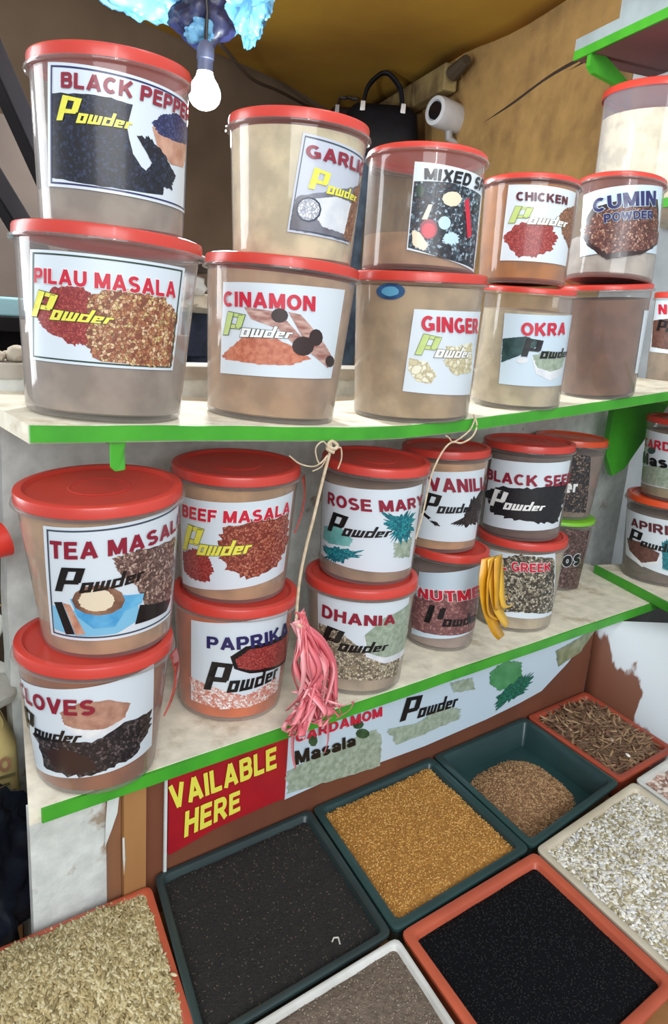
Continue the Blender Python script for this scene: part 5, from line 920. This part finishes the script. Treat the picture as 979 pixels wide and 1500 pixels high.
# dark trousers and shirts hanging behind the shelf
M_jean = plain('dark_denim', (28, 34, 52), .85, (40, 48, 70), 40, bump=.3, bscale=160)
def hanging(x, y, zt, zb, w, mat, label, name='trousers', seed=1):
    e = empty(name, (x, y, zb)); tag(e, label, 'clothes', 'clothes hanging behind the shelves')
    def sheet(x0, x1, z0, z1, nm, th=.03):
        V = []; F = []; nu, nv = 14, 14
        for side in (-1, 1):
            for j in range(nv + 1):
                for i in range(nu + 1):
                    u = i / nu; v = j / nv; xx = x0 + (x1 - x0) * u; zz = z0 + (z1 - z0) * v
                    V.append((xx, side * th * .5 * (sin(pi * u) ** .5 + .05) + .012 * noise.noise((xx * 14 + seed, zz * 5, 0)), zz))
        K = (nu + 1) * (nv + 1)
        for j in range(nv):
            for i in range(nu):
                a = j * (nu + 1) + i; F.append((a, a + 1, a + nu + 2, a + nu + 1)); F.append((K + a, K + a + nu + 1, K + a + nu + 2, K + a + 1))
        for j in range(nv):
            a = j * (nu + 1); F.append((a, a + nu + 1, K + a + nu + 1, K + a)); a += nu; F.append((a, K + a, K + a + nu + 1, a + nu + 1))
        for i in range(nu): F.append((i, K + i, K + i + 1, i + 1)); a = nv * (nu + 1) + i; F.append((a, a + 1, K + a + 1, K + a))
        mesh(nm, V, F, mat, e)
    H = zt - zb
    if name == 'trousers':
        sheet(-w / 2, -.004, 0, H * .72, 'trouser_leg'); sheet(.004, w / 2, 0, H * .72, 'trouser_leg'); sheet(-w / 2, w / 2, H * .7, H, 'waist', .045)
    else:
        sheet(-w / 2, w / 2, 0, H, 'cloth_panel', .04)
    return e
hanging(.155, .66, 1.47, 1.18, .16, M_jean, 'dark denim trousers standing between the pilau and cinnamon tubs', seed=2)
hanging(.585, .72, 1.86, 1.1765, .16, plain('slate_cloth', (44, 56, 72), .85, (70, 84, 100), 30), 'slate-blue garment seen between the garlic and mixed spices tubs', 'garment', seed=4)
# low back counter carrying goods
ct = empty('back_counter', (.5, .85, 0)); tag(ct, 'dusty back counter glimpsed behind the tall tubs', 'counter')
b = MB(); b.box(-.85, .75, -.28, .35, 1.145, 1.175); b.build('countertop', plain('grey_counter', (150, 146, 138), .8, (120, 114, 106), 9), ct, smooth=False)
b = MB(); b.box(-.82, .72, -.24, .32, 0, 1.145); b.build('front_panel', plain('counter_board', (104, 90, 78), .8, (84, 72, 62), 6), ct, smooth=False)
M_cl = [plain('cloth_cream', (206, 196, 178), .85, (180, 168, 150), 20), plain('cloth_brown', (76, 60, 54), .85, (58, 46, 42), 20), plain('cloth_white', (222, 222, 220), .85, (200, 200, 198), 20), plain('cloth_khaki', (150, 140, 110), .85, (120, 112, 86), 20)]
for i, (x, z, r, mi, lb) in enumerate(((.135, 1.52, (.05, .04, .03), 2, 'folded white cloth on top of the clothes between the two left tall tubs'), (.15, 1.565, (.05, .05, .022), 1, 'folded brown cloth above the white cloth between the two left tall tubs'), (.17, 1.488, (.045, .04, .022), 0, 'folded cream cloth resting on the dark trousers'))):
    o = crumple('folded_cloth', (x, .64, z), r, M_cl[mi], 3.1 * i + 1, .3, 2.2, sub=3, flat_bottom=-r[2] * .8); tag(o, lb, 'cloth', 'cloths stacked behind the tall tubs')
for i, (x, z, r, mi, lb) in enumerate(((.40, 1.33, (.035, .04, .05), 3, 'khaki bundle between the cinnamon and ginger tubs'), (.395, 1.25, (.045, .04, .05), 1, 'brown bundle below the khaki one between cinnamon and ginger tubs'), (.385, 1.41, (.03, .03, .03), 0, 'small cream bundle topmost between cinnamon and ginger tubs'))):
    o = crumple('cloth_bundle', (x, .66, z), r, M_cl[mi], 2.7 * i + 4, .35, 2.4, sub=3, flat_bottom=-r[2] * .85); tag(o, lb, 'cloth bundle', 'bundles behind the cinnamon and ginger tubs')
b = MB(); b.box(-.05, .05, -.04, .04, 0, .03); o = b.build('white_box', M_white, bevel=.004); o.location = (.395, .62, 1.1755); tag(o, 'flat white box on the back counter between cinnamon and ginger tubs', 'box')
# left background: beams, pale-blue packet, goods on the wall top
M_dkw = plain('dark_timber', (34, 30, 32), .9, (24, 22, 24), 8, spec=.1)
for (p, q, lb) in (((-.26, 1.0, 2.25), (.06, 1.05, 1.62), 'dark slanting timber at upper left, the one nearer the black pepper tub'), ((-.36, .95, 2.05), (-.03, 1.0, 1.56), 'dark slanting timber at upper left, the lower of the two')):
    d = Vector(q) - Vector(p); b = MB(); b.box(-.028, .028, -.02, .02, 0, d.length); o = b.build('timber', M_dkw, bevel=.004); o.location = p; o.rotation_euler = d.to_track_quat('Z', 'Y').to_euler(); tag(o, lb, 'timber', 'slanting timbers at upper left')
b = MB(); b.box(-.6, .13, 0, .04, 0, 1.9); o = b.build('brown_screen', plain('brown_board_screen', (92, 78, 68), .8, (72, 60, 54), 3)); o.location = (.0, 1.3, 0); tag(o, 'plain brown screen board standing behind the left tall tubs', 'screen')
b = MB(); b.box(-.09, .09, -.05, .05, 0, .035); o = b.build('packet', plain('pale_blue_packet', (140, 180, 188), .6), bevel=.004); o.location = (-.13, .8, 1.44); tag(o, 'pale blue packet behind the left side of the pilau masala tub', 'packet')
o = crumple('white_bag', (-.035, .76, 1.452), (.03, .03, .03), M_cl[2], 9, .35, 2.2, sub=3); tag(o, 'small bright white bag beside the pale blue packet', 'bag')
sh = empty('side_shelf', (-.2, .8, 1.4)); tag(sh, 'narrow dark shelf at far left behind the pilau masala tub', 'shelf')
b = MB(); b.box(-.45, .22, -.1, .12, .015, .04); b.build('board', M_dkw, sh, smooth=False)
b = MB(); b.box(-.45, .22, .1, .13, -.22, .015); b.build('back_panel', M_dkw, sh, smooth=False)
for i, (x, z, r, lb) in enumerate(((-.268, 1.3925, (.016, .02, .012), 'cream garlic bulb on the wall top beside the pilau tub, the larger'), (-.295, 1.3925, (.010, .014, .008), 'small cream crumb on the wall top at the left frame edge'))):
    o = crumple('garlic_bulb', (x, .335, z + r[2] * .75), r, M_cl[0], 4 + i, .3, 2, sub=3, flat_bottom=-r[2] * .8); tag(o, lb, 'garlic')
# left of the lower wall: neighbour's goods
b = MB(); b.box(-.95, -.312, .275, .60, .0, .652); o = b.build('side_bench', M_tanwood, smooth=False); tag(o, 'low wooden bench left of the white wall carrying sacks', 'bench')
M_bag = plain('black_polythene', (26, 32, 44), .28, (20, 24, 34), 14, coat=.4, bump=.7, bscale=16)
o = crumple('black_bag', (-.485, .135, .72), (.16, .095, .19), M_bag, 1.7, .32, 1.7, sub=5, flat_bottom=-.066); tag(o, 'crumpled black plastic bag at the left frame edge beside the husked seeds', 'bag')
def sack(c, r, mat, seed, label, name='sack', fb=None):
    o = crumple(name, c, r, mat, seed, .18, 1.6, sub=4, flat_bottom=fb if fb is not None else -r[2] * .85); tag(o, label, 'sack', 'sacks stacked left of the white wall'); return o
ys = empty('printed_sack', (-.442, .385, .6525)); tag(ys, 'pale yellow sack printed with brown letters BO, under the white sacks', 'sack', 'sacks stacked left of the white wall')
b = MB(); L = []
for (z, hx, hy) in ((0, .12, .13), (.02, .132, .15), (.1, .136, .155), (.18, .134, .152), (.207, .12, .135)):
    L.append([(hx * math.copysign(abs(cos(a)) ** .25, cos(a)), hy * math.copysign(abs(sin(a)) ** .25, sin(a)), z) for a in [2 * pi * k / 40 for k in range(40)]])
V = [p for l in L for p in l]; F = [tuple(range(40))[::-1], tuple(range(160, 200))] + [(k * 40 + i, k * 40 + (i + 1) % 40, (k + 1) * 40 + (i + 1) % 40, (k + 1) * 40 + i) for k in range(4) for i in range(40)]
b.add(V, F); b.build('sack_body', plain('sack_yellow', (222, 202, 136), .8, (206, 186, 124), 20), ys)
def sf(x, z, off): return (x, -.1555 - off, z)
text_on('BO', [(.078, .182), (.114, .180), (.114, .156), (.078, .158)], None, sf, .0012, plain('sack_print', (176, 128, 96), .7), ys)
for i, (a, z) in enumerate(((.108, .146), (.100, .132), (.108, .118))):
    sheet_on([(a - .018, z + .005), (a + .011, z + .005), (a + .011, z), (a - .018, z)], sf, .001, plain('sack_print_dark', (120, 110, 70), .7), ys, 4, 1, 'print_line')
sack((-.455, .37, .902), (.165, .14, .045), plain('sack_white', (206, 206, 198), .8, (176, 176, 166), 14, bump=.4, bscale=60), 2.5, 'white woven sack lying on the yellow printed sack')
gs_ = sack((-.45, .41, .972), (.16, .12, .03), plain('sack_white', (206, 206, 198)), 6.5, 'open white sack of grain under the red basin')
V = []; F = []
b = MB(); rng = random.Random(21); 
for i in range(500):
    a = rng.uniform(0, 2 * pi); r = math.sqrt(rng.random()); p = Vector((-.42 + .125 * r * cos(a), .40 + .09 * r * sin(a), 1.0 + .02 * (1 - r * r)))
    seed_geo(b, p, .0055, .003, .0026, Euler((rng.uniform(-.5, .5), rng.uniform(-.5, .5), rng.uniform(0, 6))).to_matrix(), rng.randrange(2))
o = b.build('grain', [sm('grain_gold', (200, 160, 92)), sm('grain_gold_b', (172, 128, 66))], sharp=80); tag(o, 'golden grain spilling from the open white sack', 'grain', kind='stuff')
# red basin / scoop poking out left of the tea masala tub
bs_ = empty('red_jug', (-.395, .215, 1.15)); tag(bs_, 'bright red plastic jug at the left frame edge beside the tea masala tub', 'jug')
bs_.rotation_euler = (0, radians(78), radians(8))
b = MB(); b.lathe([(0, -.075), (.03, -.075), (.036, -.07), (.030, -.01), (.022, .02), (.022, .06), (.024, .075), (.021, .075), (.019, .02), (.0, .02)][::-1], 32); b.build('jug_body', plain('bright_red_plastic', (224, 62, 52), .35, coat=.3), bs_)
b = MB(); b.tube(cat_([(.02, 0, .0), (.045, .0, -.01), (.06, 0, -.05), (.045, 0, -.08), (.03, 0, -.07)]), .008, 8); b.build('handle', plain('bright_red_plastic', (224, 62, 52)), bs_)
hanging(-.43, .40, 1.42, 1.025, .2, plain('dark_plum_cloth', (52, 38, 46), .85, (36, 28, 34), 20), 'dark plum cloth hanging at the left frame edge behind the red jug', 'garment', seed=7)
